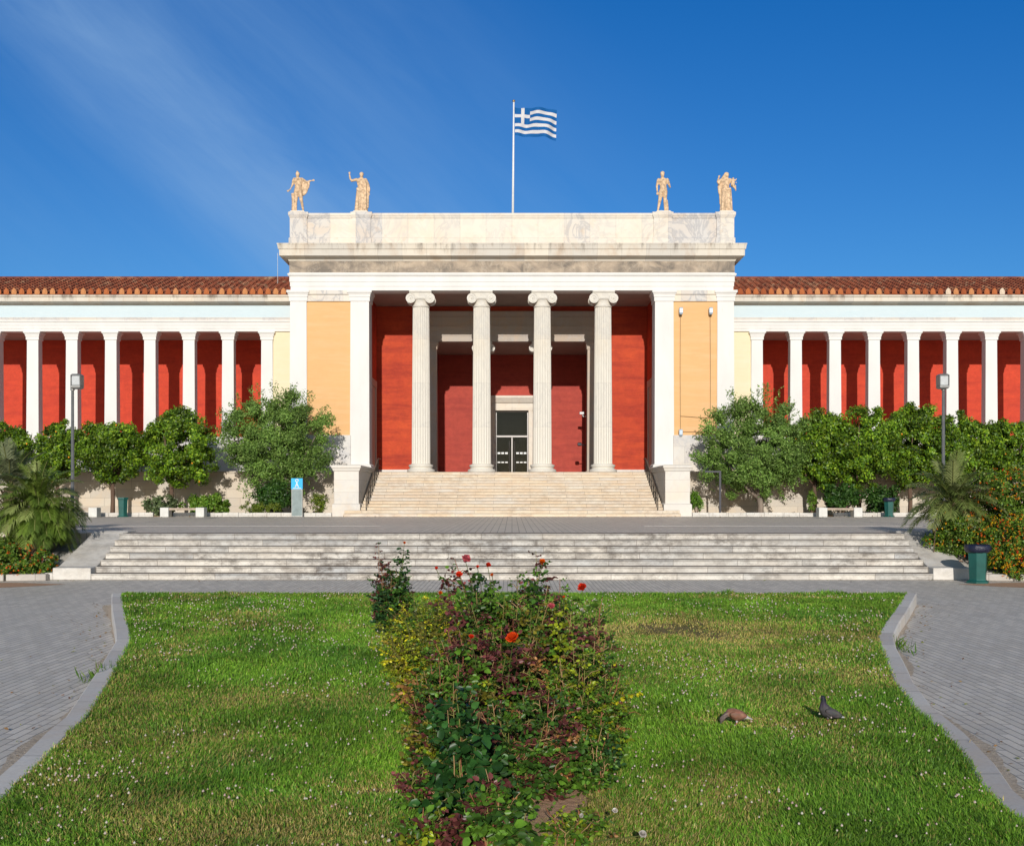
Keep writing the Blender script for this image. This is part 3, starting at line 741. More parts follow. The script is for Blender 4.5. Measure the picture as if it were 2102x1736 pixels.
# wings
PY = 62.8; WE = 34.0
pil0 = None; ant0 = None
for s in (-1, 1):
    pass
def wing(s):
    global pil0, ant0
    x0 = W - .02
    zA, zB, zC, zD = 11.67, 12.26, 12.47, 13.17
    m = M()
    m.poly(0, [(PY + .05, zA), (PY + .05, zA + .16), (PY + .02, zA + .165), (PY + .02, zA + .34), (PY - .01, zA + .345), (PY - .01, zA + .5), (PY - .07, zA + .53), (PY - .07, zB), (PY + .6, zB), (PY + .6, zA)], s * x0, s * WE)
    m.build('wing_architrave', WHITE, B)
    m = M(); m.box(s * x0, s * WE, PY + .04, PY + .6, zB + .001, zC); m.box(s * x0, s * WE, PY + .0, PY + .6, zC - .05, zC + .004); m.build('wing_band', PLINTH, B)
    m = M(); m.box(s * x0, s * WE, PY + .02, PY + .6, zC + .004, zD); m.build('wing_frieze', BLUE, B)
    m = M()
    m.poly(0, [(PY + .6, zD), (PY - .02, zD), (PY - .06, zD + .08), (PY - .42, zD + .12), (PY - .48, zD + .14), (PY - .48, zD + .36), (PY - .55, zD + .42), (PY - .55, zD + .50), (PY + .6, zD + .52)], s * x0, s * WE)
    m.build('wing_cornice', mat_wc, B)
    # roof
    m = M(); y0, z0, y1, z1 = PY - .56, zD + .53, 67.9, 0
    sl = .35; z1 = z0 + (y1 - y0) * sl
    m.poly(0, [(y0, z0), (y1, z1), (y1 + 6.5, z0 + .1), (y1 + 6.5, z0 - .2), (y0, z0 - .03)], s * x0, s * WE)
    P = .4405; n = int((WE - W) / P)
    L = math.hypot(y1 - y0, z1 - z0); NC = 17
    def course(xa, xb, f):
        pass
    for i in range(n):
        xc = s * (W + .22 + P * i)
        if xc * s > WE - .2: break
        for c in range(NC):
            a = c / NC; b = (c + 1.06) / NC
            ya, yb = y0 + (y1 - y0) * a, y0 + (y1 - y0) * b
            za, zb = z0 + (z1 - z0) * a, z0 + (z1 - z0) * b
            jx = random.uniform(-.012, .012); jz = random.uniform(-.008, .012)
            vs = []
            for (yq, zq, r) in ((ya, za + .045 + jz, .115), (yb, zb + .005 + jz, .09)):
                for q in range(6):
                    an = PI * q / 5; vs.append((xc + jx + r * math.cos(an), yq, zq + r * 1.0 * math.sin(an)))
            fs = [(q, q + 1, q + 7, q + 6) for q in range(5)] + [(0, 1, 2, 3, 4, 5)]
            m.add(vs, fs)
            # pan tile
            xm = xc + s * P / 2; w = P / 2 - .04
            m.add([(xm - w, ya, za + .05), (xm, ya, za + .03), (xm + w, ya, za + .05), (xm - w, yb, zb + .012), (xm, yb, zb - .005), (xm + w, yb, zb + .012), (xm - w, ya, za + .01), (xm, ya, za - .0), (xm + w, ya, za + .01)],
                  [(0, 1, 4, 3), (1, 2, 5, 4), (6, 7, 1, 0), (7, 8, 2, 1)])
    m.tube([(s * (W), y1, z1 + .05), (s * WE, y1, z1 + .05)], .13, 8)
    m.build('roof', ROOF, B)
    if ant0 is None:
        m = M(); xc = s * (W + .22); pts = [(-.13, 0), (-.15, .12), (-.13, .24), (-.06, .33), (0, .37), (.06, .33), (.13, .24), (.15, .12), (.13, 0)]
        m.poly(1, [(xc + p[0], z0 - .01 + p[1]) for p in pts], y0 - .045, y0 + .02)
        m.poly(1, [(xc + p[0] * .5, z0 + .05 + p[1] * .6) for p in pts], y0 - .065, y0 - .045)
        ant0 = m.build('antefix', ANTE, B); base = 0
        for i in range(1, 48): dup(ant0, B, (s * P * i, 0, 0))
    else:
        for i in range(0, 48): dup(ant0, B, (-2 * ax0 + s * P * i - 0, 0, 0))
    # pillars
    for k in range(9):
        xx = s * (14.17 + 2.258 * k)
        if pil0 is None:
            m = M(); moulded(m, xx - .355, xx + .355, PY + .04, PY + .62, 5.72, zA - .001, cap=.5, c=.13)
            m.loft(xx - .355, xx + .355, PY + .04, PY + .62, [(.06, 5.57), (.06, 5.72)])
            pil0 = m.build('pillar', WHITE, B)
        elif not (s < 0 and k == 0): dup(pil0, B, (xx - (-14.17), 0, 0))
    # cream end wall
    m = M(); m.box(s * x0, s * 13.83, PY + .15, 67.2, 5.57, zA); m.build('end_wall', CREAM, B)
    m = M(); m.box(s * 13.83, s * WE, 67.2, 67.6, 5.5, 12.3); m.build('gallery_wall', DRED, B)
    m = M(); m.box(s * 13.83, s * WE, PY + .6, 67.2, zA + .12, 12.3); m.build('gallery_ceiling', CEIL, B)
    m = M(); m.box(s * 12.35, s * WE, PY - .12, 67.2, 3.4, 5.57); m.build('gallery_podium', PLINTH, B)
    m = M(); m.box(s * 9.1, s * WE, 60.0, PY - .12, T - .2, 3.42); m.box(s * 9.1, s * WE, 59.93, 60.5, 3.42, 3.53)
    m.box(s * 9.1, s * WE, 59.95, 60.0, T - .2, T + .45)
    m.build('podium_wall', PODIUM, B)
mat_wc = mat_cornice(13.69 - T, 13.3 - T)
ax0 = -(W + .22)
wing(-1); wing(1)

# handrails on the upper stair
for s, lab in ((-1, 'dark metal handrail on the left side of the museum stair'), (1, 'dark metal handrail on the right side of the museum stair')):
    t = thing('handrail', lab, 'handrail', (s * 7.4, 55.2, T))
    x = s * 7.38
    def zr(y): return T + rh * max(0, (y - 54.4) / .4) + .1
    m = M()
    m.tube([(x, 55.0, zr(55.0) + .8), (x, 60.0, zr(60.0) + .8), (x, 60.9, zr(60.0) + .8)], .03, 8)
    m.tube([(x, 55.0, zr(55.0) + .42), (x, 60.0, zr(60.0) + .42), (x, 60.9, zr(60.0) + .42)], .018, 6)
    m.build('rail', BRONZE, t)
    for i in range(7):
        y = 55.0 + i * .83
        m = M(); m.tube([(x, y, zr(y) - .25), (x, y, zr(y) + .8)], .022, 6); m.build('post', BRONZE, t)
    m = M()
    for i in range(26):
        y = 55.1 + i * .19
        m.tube([(x, y, zr(y) + .05), (x, y, zr(y) + .8)], .008, 4)
    m.build('infill_bars', BRONZE, t)

# ------------------------------------------------------------------ flag, antenna, fittings
fp = thing('flagpole', 'tall white flagpole rising behind the parapet above the portico', 'flagpole', (Xw(1052.5, 62.6), 62.6, ZP1))
fx = Xw(1052.5, 62.6); zt = Zw(210, 62.6)
m = M(); m.tube([(fx, 62.6, ZP1 - .3), (fx + .03, 62.6, 21), (fx + .06, 62.6, zt)], [.075, .06, .045], 10); m.build('pole', POLEW, fp, smooth=True)
m = M(); m.ball((fx + .06, 62.6, zt + .06), (.09, .09, .07)); m.build('finial', simple('brass', (.5, .33, .12), .35, .1, 4, .5, .8, 0), fp, smooth=True)
m = M(); m.loft(fx - .12, fx + .12, 62.48, 62.72, [(.0, ZP1 - .02), (0, ZP1 + .05), (-.03, ZP1 + .2)]); m.build('bracket', GREYM, fp)
def make_flag():
    x0 = fx + .1; z1 = Zw(221, 62.6); Wf = 2.5; Hf = 1.62; nx, nz = 90, 54
    u = np.linspace(0, 1, nx + 1); v = np.linspace(0, 1, nz + 1); U, Vv = np.meshgrid(u, v)
    ph = U * 9 + Vv * 1.2
    X = x0 + U * Wf * (1 - .0 * U) + .03 * np.sin(ph); Y = 62.6 + .22 * U ** .7 * np.sin(U * 8.5 - Vv * 1.6 + .4) + .06 * np.sin(U * 19 + Vv * 4)
    Z = z1 - Vv * Hf - .10 * U ** 1.2 - .06 * U * np.sin(U * 6.5 + Vv * 1.5) - .1 * U * Vv
    X = X - .08 * Vv * U - .12 * np.clip(U - .85, 0, 1) * (1 - Vv) * 4
    V = np.stack([X, Y, Z], -1).reshape(-1, 3)
    quads = []; 
    # duplicate verts per face for crisp colours
    uc = (U[:-1, :-1] + .5 / nx); vc = (Vv[:-1, :-1] + .5 / nz)
    st = np.floor(vc * 9).astype(int)
    white = (st % 2 == 1)
    canton = (uc < 10 / 27.) & (vc < 5 / 9.)
    cross = ((uc > 4 / 27.) & (uc < 6 / 27.)) | ((vc > 2 / 9.) & (vc < 3 / 9.))
    white = np.where(canton, cross, white)
    I = np.arange((nx + 1) * (nz + 1)).reshape(nz + 1, nx + 1)
    Q = np.stack([I[:-1, :-1], I[:-1, 1:], I[1:, 1:], I[1:, :-1]], -1).reshape(-1, 4)
    V2 = V[Q.ravel()]; Q2 = np.arange(len(V2)).reshape(-1, 4)
    c = np.where(white.reshape(-1, 1), np.array([.78, .76, .76]), np.array([.012, .13, .40]))
    o = npmesh('flag', V2, None, Q2, np.repeat(c, 4, 0), FLAG)
    tag(o, 'blue and white striped flag with a cross in the corner, waving from the pole', 'flag')
make_flag()
t = thing('antenna', 'thin grey radio antenna standing behind the left wing roof beside the portico', 'antenna', (Xw(570, 66), 66, 14.8))
m = M(); ax = Xw(570, 66)
m.tube([(ax, 66, 14.6), (ax, 66, 16.9)], .012, 5); m.tube([(ax - .1, 66, 14.6), (ax, 66, 15.9), (ax + .1, 66, 14.6)], .006, 4); m.build('mast', GREYM, t)

def floodlight(X, Y, d, name, label, cat):
    x, z = Xw(X, d), Zw(Y, d)
    t = thing(name, label, cat, (x, d, z))
    m = M(); m.loft(x - .10, x + .10, d - .34, d - .12, [(-.03, z - .2), (0, z - .1), (0, z + .14), (-.02, z + .2)]); m.build('lamp_head', simple('lamp_blue_grey', (.35, .42, .5), .4, .1, 5, .5, .3, 0), t, bevel=.01)
    m = M(); m.tube([(x, d, z - .22), (x, d - .2, z - .22), (x, d - .2, z - .1)], .02, 6); m.build('bracket', DARKM, t)
YP = 60.74
floodlight(1396.5, 640, YP, 'wall_spotlight', 'small grey spotlight at the top left of the right ochre panel', 'spotlight')
floodlight(1457.5, 640, YP, 'wall_spotlight', 'small grey spotlight at the top right of the right ochre panel', 'spotlight')
floodlight(1396, 889, YP, 'wall_spotlight', 'dark spotlight low on the right ochre panel, at its bottom left corner', 'spotlight')
CAB = simple('cable_sheath', (.30, .19, .1), .7, .2, 5)
def cable(pts, label):
    m = M(); m.tube([(Xw(X, YP), YP - .025, Zw(Y, YP)) for X, Y in pts], .014, 5)
    tag(m.build('wall_cable', CAB), label, 'cable')
cable([(1396.5, 646), (1396, 750), (1396.5, 884)], 'long vertical cable down the left side of the right ochre panel')
cable([(1457.5, 646), (1458, 750), (1458, 857)], 'long vertical cable down the right side of the right ochre panel')
cable([(1396, 854), (1412, 855), (1430, 856.5), (1458, 857.5)], 'sagging horizontal cable across the right ochre panel, the upper one')
cable([(1400, 886), (1425, 886.5), (1458, 885)], 'horizontal cable near the foot of the right ochre panel, the lower one')
# security camera and dark lamp inside the hall right side
x, z = Xw(1196, 70), Zw(850, 70)
t = thing('security_camera', 'pale security camera on a bracket beside the right red wall of the entrance hall', 'camera', (4.7, 70, z))
m = M(); m.box(4.35, 4.65, 69.85, 70.0, z - .02, z + .14); m.build('camera_body', POLEW, t, bevel=.02)
m = M(); m.tube([(4.89, 70, z - .15), (4.6, 70, z - .15), (4.5, 70, z)], .03, 6); m.build('bracket', POLEW, t)
z = Zw(912, 69)
t = thing('wall_lamp', 'black lamp on an arm low on the right red wall of the entrance hall', 'lamp', (4.6, 69, z))
m = M(); m.tube([(4.89, 69, z - .05), (4.4, 69, z - .03)], .03, 6); m.tube([(4.7, 69, z - .05), (4.7, 69, z - .22)], .02, 6); m.build('arm', DARKM, t)
m = M(); m.loft(4.15, 4.42, 68.85, 69.1, [(-.04, z - .1), (0, z - .04), (0, z + .08), (-.05, z + .12)]); m.build('lamp_head', DARKM, t, bevel=.02)

# ------------------------------------------------------------------ statues
def statue(X, label, kind):
    x0 = Xw(X, 61.0); y0 = 61.05; zb = ZP1 + .03
    t = thing('statue', label, 'statue', (x0, y0, zb), 'stone statues on the parapet')
    m = M(); m.loft(x0 - .38, x0 + .38, y0 - .34, y0 + .34, [(.06, zb), (.06, zb + .06), (0, zb + .09), (0, zb + .13)]); m.build('statue_base', BLOCK, t)
    m = M(); k = 2.32 / 1.8; zz = zb + .12
    def P(x, z, y=0): return (x0 + x * k, y0 + y * k, zz + z * k)
    def lim(pts, r, n=10): m.tube([P(*p) for p in pts], [(q[0] * k * 1.22, q[1] * k * 1.22) if hasattr(q, '__len__') else q * k * 1.22 for q in r], n)
    def ball(p, r): m.ball(P(*p), [q * k for q in r] if hasattr(r, '__len__') else r * k, 12, 9)
    def head(x, z, turn=0, y=0, hair=0):
        ball((x, z + .105, y), (.082, .095, .118)); ball((x + turn * .02, z + .09, y - .085), (.018, .03, .02)); ball((x + turn * .01, z + .05, y - .05), (.05, .05, .045))
        ball((x, z + .15, y + .02), (.095, .1, .085)); lim([(x, z - .08, y + .015), (x, z + .05, y)], [.06, .052])
        if hair: ball((x - turn * .02, z + .24, y), (.05, .05, .045)); ball((x, z + .1, y + .08), (.07, .05, .08))
    def hand(p, d):
        d = Vector(d).normalized(); p = Vector((p[0], 0, p[1])); q = p + d * .035; ball((q.x, q.z, q.y), .034)
        for i in range(4):
            o = Vector((d.z, 0, -d.x)) * (i - 1.5) * .019; a = q + d * .02 + o; b = a + d * (.065 + .01 * (i % 3)) + o * .4; lim([(a.x, a.z, a.y), (b.x, b.z, b.y)], [.013, .010], 6)
    def torso(lean=0, wd=1.0):
        wd *= 1.15
        m.tube([P(lean, .90), P(lean * .9, 1.0), P(lean * .6, 1.12), P(lean * .2, 1.26), P(0, 1.38), P(0, 1.46), P(0, 1.5)],
               [(.105 * k, .15 * wd * k), (.1 * k, .145 * wd * k), (.095 * k, .125 * wd * k), (.11 * k, .15 * wd * k), (.105 * k, .175 * wd * k), (.08 * k, .14 * wd * k), (.05 * k, .06 * k)], 16)
        for s in (-1, 1): ball((s * .075, 1.33, -.07), (.075, .05, .055)); ball((s * .19, 1.42, 0), (.062, .06, .062))
    if kind == 0:    # nude youth with a cloak over his outstretched arm
        torso(-.01); head(-.03, 1.52, .8, hair=1)
        lim([(-.09, .92), (-.10, .5, -.02), (-.11, .48, -.02), (-.10, .08), (-.10, .04)], [.088, .06, .058, .036, .04]); lim([(-.10, .04, .03), (-.12, .03, -.14)], [.04, .025])
        lim([(.08, .92), (.14, .5, -.04), (.15, .47, -.03), (.20, .1, .06), (.21, .05, .06)], [.088, .058, .056, .036, .036]); lim([(.21, .04, .08), (.23, .03, -.08)], [.038, .025])
        lim([(-.2, 1.42), (-.26, 1.18, .02), (-.36, .97, -.03)], [.052, .042, .03]); hand((-.37, .95), (-.8, 0, -.2))
        lim([(.2, 1.42), (.36, 1.32, .02), (.56, 1.36, -.04)], [.052, .042, .03]); hand((.58, 1.365), (.9, 0, .3))
        lim([(-.2, 1.46, -.03), (0, 1.43, -.10), (.2, 1.45, -.03)], [.035, .04, .04])
        for i in range(7):   # cloak folds
            a = i / 6; xx = .19 + .2 * a; lim([(xx, 1.36 - .03 * a, .05), (xx + .01, 1.1, .07), (.15 + .19 * a, .72 + .16 * a ** 2, .05)], [.035, .045, .03])
        lim([(.45, 1.36, 0), (.46, 1.2, 0), (.45, 1.05, .01)], [.03, .04, .02])
        lim([(-.22, .02, .08), (-.21, .4, .08), (-.24, .72, .06), (-.27, .84, .04)], [.085, .075, .06, .05]); ball((-.17, .3, .02), .05)
    elif kind == 1:  # robed figure, raised arm
        torso(0, 1.05); head(.02, 1.52, .3)
        skirt(m, P, k, 0, 1.0, .2, .27, .09)
        lim([(-.2, 1.42), (-.42, 1.36, -.02), (-.47, 1.46, -.03), (-.50, 1.62, -.04)], [.055, .045, .038, .028]); hand((-.50, 1.63), (-.05, -.05, 1))
        lim([(.2, 1.42), (.31, 1.2, .0), (.36, .98, -.03), (.35, .86, -.05)], [.055, .048, .04, .03]); hand((.35, .86), (-.1, 0, -1))
        for i in range(6):
            a = i / 5; lim([(-.18 + .02 * a, 1.02 - .05 * a, -.1), (0, .93 - .05 * a, -.15), (.2, 1.08 - .04 * a, -.09)], [.03, .035, .03])
        lim([(.17, 1.42, -.05), (.2, 1.1, -.08), (.2, .6, -.1), (.19, .1, -.1)], [.03, .045, .05, .06])
        lim([(.30, 1.15, .02), (.29, .7, .03), (.27, .2, .03)], [.04, .05, .05])
    elif kind == 2:  # nude athlete
        torso(.02); head(-.02, 1.52, -.6)
        lim([(-.08, .92), (-.14, .5, -.03), (-.15, .47, -.03), (-.21, .1), (-.22, .05)], [.088, .06, .058, .036, .038]); lim([(-.22, .04, .02), (-.25, .03, -.13)], [.04, .025])
        lim([(.10, .92), (.09, .5, -.01), (.09, .47), (.10, .1, .02), (.10, .05, .02)], [.09, .062, .06, .038, .04]); lim([(.1, .04, .03), (.1, .03, -.14)], [.04, .026])
        lim([(-.2, 1.42), (-.26, 1.15, .02), (-.25, .9, -.03)], [.053, .043, .03]); hand((-.25, .89), (.1, 0, -1))
        lim([(.2, 1.42), (.28, 1.18, .03), (.29, 1.06, -.12), (.22, 1.14, -.2)], [.053, .045, .038, .03])
        lim([(.17, .02, .06), (.17, .3, .06), (.16, .55, .05)], [.08, .07, .05])
        ball((-.02, 1.7, 0.0), (.098, .1, .09))
    else:            # veiled woman carrying a child
        torso(0, 1.05); head(.05, 1.50, .6, -.02); ball((.03, 1.64, .02), (.11, .11, .11)); lim([(.0, 1.6, .06), (-.1, 1.42, .08)], [.09, .1])
        skirt(m, P, k, .03, 1.0, .22, .26, .08)
        lim([(-.2, 1.40), (-.33, 1.22, -.03), (-.36, 1.3, -.05), (-.32, 1.47, -.08)], [.06, .05, .04, .03]); hand((-.31, 1.48), (.3, 0, 1))
        for i in range(4): lim([(-.2 - .03 * i, 1.3 - .05 * i, .05), (-.24 - .01 * i, .9, .05), (-.23 + .02 * i, .35 + .05 * i, .03)], [.05, .045, .03])
        lim([(.2, 1.40), (.34, 1.2, .0), (.42, 1.08, -.05), (.45, 1.3, -.05)], [.06, .055, .045, .03])
        ball((.31, 1.43, -.06), (.055, .06, .065)); lim([(.31, 1.4, -.05), (.3, 1.25, -.07), (.28, 1.1, -.09)], [.05, .075, .07]); lim([(.33, 1.32, -.06), (.42, 1.38, -.08), (.46, 1.44, -.08)], [.03, .025, .02]); lim([(.3, 1.12, -.09), (.4, 1.0, -.12), (.42, .9, -.1)], [.045, .035, .025])
        lim([(-.12, .98, -.11), (.05, .95, -.15), (.2, 1.0, -.1)], [.04, .045, .04])
    o = m.build('statue_figure', STATUE, t, smooth=True)
    rm = o.modifiers.new('remesh', 'REMESH'); rm.mode = 'VOXEL'; rm.voxel_size = .026; rm.use_smooth_shade = True
def skirt(m, P, k, cx, top, rt, rb, fold):
    n = 40; vs = []; fs = []; L = 9
    for i in range(L):
        a = i / (L - 1); z = top * (1 - a)
        for q in range(n):
            t = 2 * PI * q / n; r = (rt + (rb - rt) * a) * (1 + fold * 2.2 * a ** .5 * math.sin(9 * t + 1.5 * math.sin(t)))
            vs.append(P(cx + r * math.cos(t), z, r * .72 * math.sin(t)))
    for i in range(L - 1):
        for q in range(n): fs.append((i * n + q, i * n + (q + 1) % n, (i + 1) * n + (q + 1) % n, (i + 1) * n + q))
    fs += [tuple(range(n)), tuple((L - 1) * n + q for q in range(n))]
    m.add(vs, fs)
statue(612, 'leftmost roof statue, nude youth with a cloak hanging from his outstretched arm', 0)
statue(741, 'robed roof statue raising one arm high, second from the left', 1)
statue(1361, 'nude roof statue standing with one arm hanging down, no drapery', 2)
statue(1490, 'rightmost roof statue, veiled robed woman carrying a small child', 3)

# ------------------------------------------------------------------ street furniture
def lamp(X, side, label, d=36):
    x = Xw(X, d); zt = Zw(770, d)
    t = thing('street_lamp', label, 'street lamp', (x, d, T), 'tall lamps at the sides of the terrace')
    m = M(); m.tube([(x, d, T), (x, d, T + .3), (x, d, T + .3), (x, d, zt - .45)], [.075, .075, .055, .045], 10); m.build('pole', GREYM, t, smooth=True)
    m = M(); m.tube([(x, d, zt - .5), (x, d, zt - .28)], .07, 10); m.tube([(x, d, zt - .42), (x + side * .22, d, zt - .42)], .035, 6); m.build('arm', GREYM, t)
    cx = x + side * .22
    m = M(); m.loft(cx - .16, cx + .16, d - .2, d + .14, [(-.04, zt - .46), (0, zt - .42), (0, zt - .36), (-.02, zt - .35)]); m.loft(cx - .16, cx + .16, d - .2, d + .14, [(-.02, zt - .03), (.01, zt - .02), (-.04, zt + .03)]);
    for a in (-1, 1): m.box(cx + a * .15 - .012, cx + a * .15 + .012, d - .2, d + .14, zt - .36, zt - .02)
    m.build('lamp_housing', GREYM, t, bevel=.01)
    m = M(); m.box(cx - .137, cx + .137, d - .17, d + .1, zt - .355, zt - .03); m.build('lamp_glass', LAMPG, t, bevel=.02)
lamp(149, .75, 'tall grey lamp post behind the palm on the left side')
lamp(1936.5, -.15, 'tall grey lamp post above the palm and lantana on the right side')

def bin_(X, d, z, bag, label, w=.5):
    x = Xw(X, d); h = .92
    t = thing('litter_bin', label, 'litter bin', (x, d, z), 'green litter bins')
    m = M(); n = 6; R = w / 2
    m.lathe([(R * 1.14, 0), (R * 1.14, .05), (R * .9, .07), (R * .86, .1), (R * .98, h - .08), (R * .98, h - .02)], (x, d, z), n); m.build('bin_body', GREENM, t, bevel=.008)
    m = M()
    if bag:
        m.lathe([(R * 1.0, h - .16), (R * 1.16, h - .13), (R * 1.24, h - .07), (R * 1.22, h + .01), (R * 1.1, h + .04), (R * .8, h + .02), (R * .7, h - .1)], (x, d, z), 28, lambda r, a, zz: r * (1 + .05 * math.sin(5 * a + zz * 40) + .03 * math.sin(11 * a)))
        m.build('bin_bag', BAG, t, smooth=True)
    else:
        m.lathe([(R * 1.1, h - .06), (R * 1.14, h), (R * 1.08, h + .05), (R * .8, h + .04)], (x, d, z), n); m.build('bin_lid', GREENM, t)
bin_(2007, 27.0, 0, True, 'large near green litter bin with a dark bag over its rim, right of the steps')
bin_(252, 54.3, T, False, 'small far green litter bin without a bag, in front of the left podium wall')
bin_(1825, 54.3, T, True, 'small far green litter bin with a dark bag, beside the right stone bench')

def bench(X0, X1, label, d=54.1):
    x0, x1 = Xw(X0, d), Xw(X1, d)
    t = thing('stone_bench', label, 'bench', ((x0 + x1) / 2, d, T), 'stone benches along the podium')
    for a, b in ((x0, x0 + .42), (x1 - .42, x1)):
        m = M(); m.box(a, b, d - .28, d + .28, T, T + .47); m.build('leg', BENCHW, t, bevel=.015)
    m = M(); m.box(x0 + .42, x1 - .42, d - .22, d + .22, T + .34, T + .45); m.build('seat', BENCHS, t, bevel=.01)
bench(119, 203, 'leftmost stone bench, half hidden behind the left palm')
bench(332, 422, 'stone bench with white end blocks under the left orange tree')
bench(1678, 1767, 'stone bench with white end blocks in front of the right pink shrub')

d = 54.6; x = Xw(610, d)
t = thing('information_sign', 'narrow grey sign stand with a bright blue top showing white symbols', 'sign', (x, d, T))
z1 = Zw(982, d); zm = Zw(1003.5, d)
m = M(); m.box(x - .28, x + .28, d - .05, d + .05, T, z1); m.build('sign_stand', GREYM, t, bevel=.01)
m = M(); m.box(x - .25, x + .25, d - .058, d - .049, T + .05, zm - .03); m.build('lower_panel', SIGNG, t)
m = M(); m.box(x - .285, x + .285, d - .068, d - .045, zm, z1 + .01); m.build('blue_panel', CYAN, t)
m = M()
m.tube([(x - .07 * math.cos(a), d - .074, z1 - .1 + .07 * math.sin(a)) for a in [i * PI / 8 for i in range(17)]], .02, 5)
m.tube([(x, d - .074, z1 - .2), (x, d - .074, z1 - .16)], .025, 5)
m.tube([(x, d - .074, z1 - .24), (x - .09, d - .074, z1 - .44)], .022, 5); m.tube([(x, d - .074, z1 - .24), (x + .09, d - .074, z1 - .44)], .022, 5)
m.ball((x, d - .074, z1 - .25), (.035, .008, .035)); m.tube([(x - .05, d - .074, z1 - .36), (x + .05, d - .074, z1 - .36)], .014, 5)
m.box(x - .2, x + .2, d - .076, d - .068, zm + .03, zm + .055)
m.build('symbol', WHITEP, t)
# metal frame right of pedestal
d = 56.0; xa, xb = Xw(1447, d), Xw(1478, d); zt = Zw(966, d)
t = thing('metal_frame', 'thin dark grey right-angled metal post in the bed right of the stair', 'post', (xb, d, T))
m = M(); m.box(xb - .05, xb + .05, d - .05, d + .05, T, zt); m.build('post', DARKM, t)
m = M(); m.box(xa, xb - .05, d - .045, d + .045, zt - .09, zt - .002); m.build('arm', DARKM, t)

# ------------------------------------------------------------------ foliage tools
def norm(a): return a / np.maximum(1e-9, np.linalg.norm(a, axis=-1, keepdims=True))
def leafcloud(name, P, size, ratio, col, mat, parent, up=None, fold=.25, detail=0, kind=None, axis=None):
    """P (n,3) positions, size (n,), ratio width/length, col (n,3)"""
    n = len(P)
    N = norm(rng.normal(size=(n, 3)) + (up if up is not None else 0))
    A = axis if axis is not None else norm(np.cross(N, rng.normal(size=(n, 3))))
    A = norm(A - N * (A * N).sum(1, keepdims=True) * (1 if axis is None else .9))
    Bv = norm(np.cross(N, A))
    s = size[:, None]; w = s * ratio * .5
    if detail == 0:
        V = np.stack([P, P + A * s * .45 + Bv * w + N * w * fold, P + A * s, P + A * s * .45 - Bv * w + N * w * fold], 1)
        b = np.arange(n) * 4
        Tt = np.concatenate([np.stack([b, b + 1, b + 2], 1), np.stack([b, b + 2, b + 3], 1)])
        return npmesh(name, V, Tt, None, np.repeat(col[:, None], 4, 1).reshape(-1, 3), mat, parent, kind=kind)
    droop = -N * s * .12
    V = np.stack([P, P + A * s * .33 - N * w * fold * .3, P + A * s * .7 - N * w * fold * .3 + droop * .3, P + A * s + droop,
                  P + A * s * .28 + Bv * w * .92 + N * w * fold, P + A * s * .65 + Bv * w * .85 + N * w * fold * .8 + droop * .3,
                  P + A * s * .28 - Bv * w * .92 + N * w * fold, P + A * s * .65 - Bv * w * .85 + N * w * fold * .8 + droop * .3], 1)
    b = np.arange(n) * 8
    Q = np.concatenate([np.stack([b + 1, b + 2, b + 5, b + 4], 1), np.stack([b + 2, b + 1, b + 6, b + 7], 1)])
    Tt = np.concatenate([np.stack([b, b + 1, b + 4], 1), np.stack([b + 2, b + 3, b + 5], 1), np.stack([b + 1, b, b + 6], 1), np.stack([b + 3, b + 2, b + 7], 1)])
    return npmesh(name, V, Tt, Q, np.repeat(col[:, None], 8, 1).reshape(-1, 3), mat, parent, smooth=True, kind=kind)
def crown_points(c, r, nclump, nleaf, csize=.22, hollow=.45, flat=1.0, seed=0):
    """clumps spread through an ellipsoid with an uneven outline"""
    R = np.random.default_rng(seed)
    u = norm(R.normal(size=(nclump, 3))); rad = (hollow + (1 - hollow) * R.random(nclump) ** .6) * (.86 + .26 * R.random(nclump))
    C = u * rad[:, None] * np.array(r) + np.array(c)
    k = R.integers(0, nclump, nleaf); cs = csize * min(r) * (.6 + .8 * R.random(nclump))
    e = norm(R.normal(size=(nleaf, 3))) * (R.random(nleaf) ** .45)[:, None]
    P = C[k] + e * cs[k][:, None] * np.array([1, 1, .85])
    out = norm((P - np.array(c)) / np.array(r)) * .7 + e * .8
    return P, out, k, C
def pal(n, cols, w=None, R=rng, jit=.25):
    cols = np.array(cols); w = None if w is None else np.array(w) / sum(w)
    i = R.choice(len(cols), n, p=w); return cols[i] * (1 - jit / 2 + jit * R.random((n, 1)))

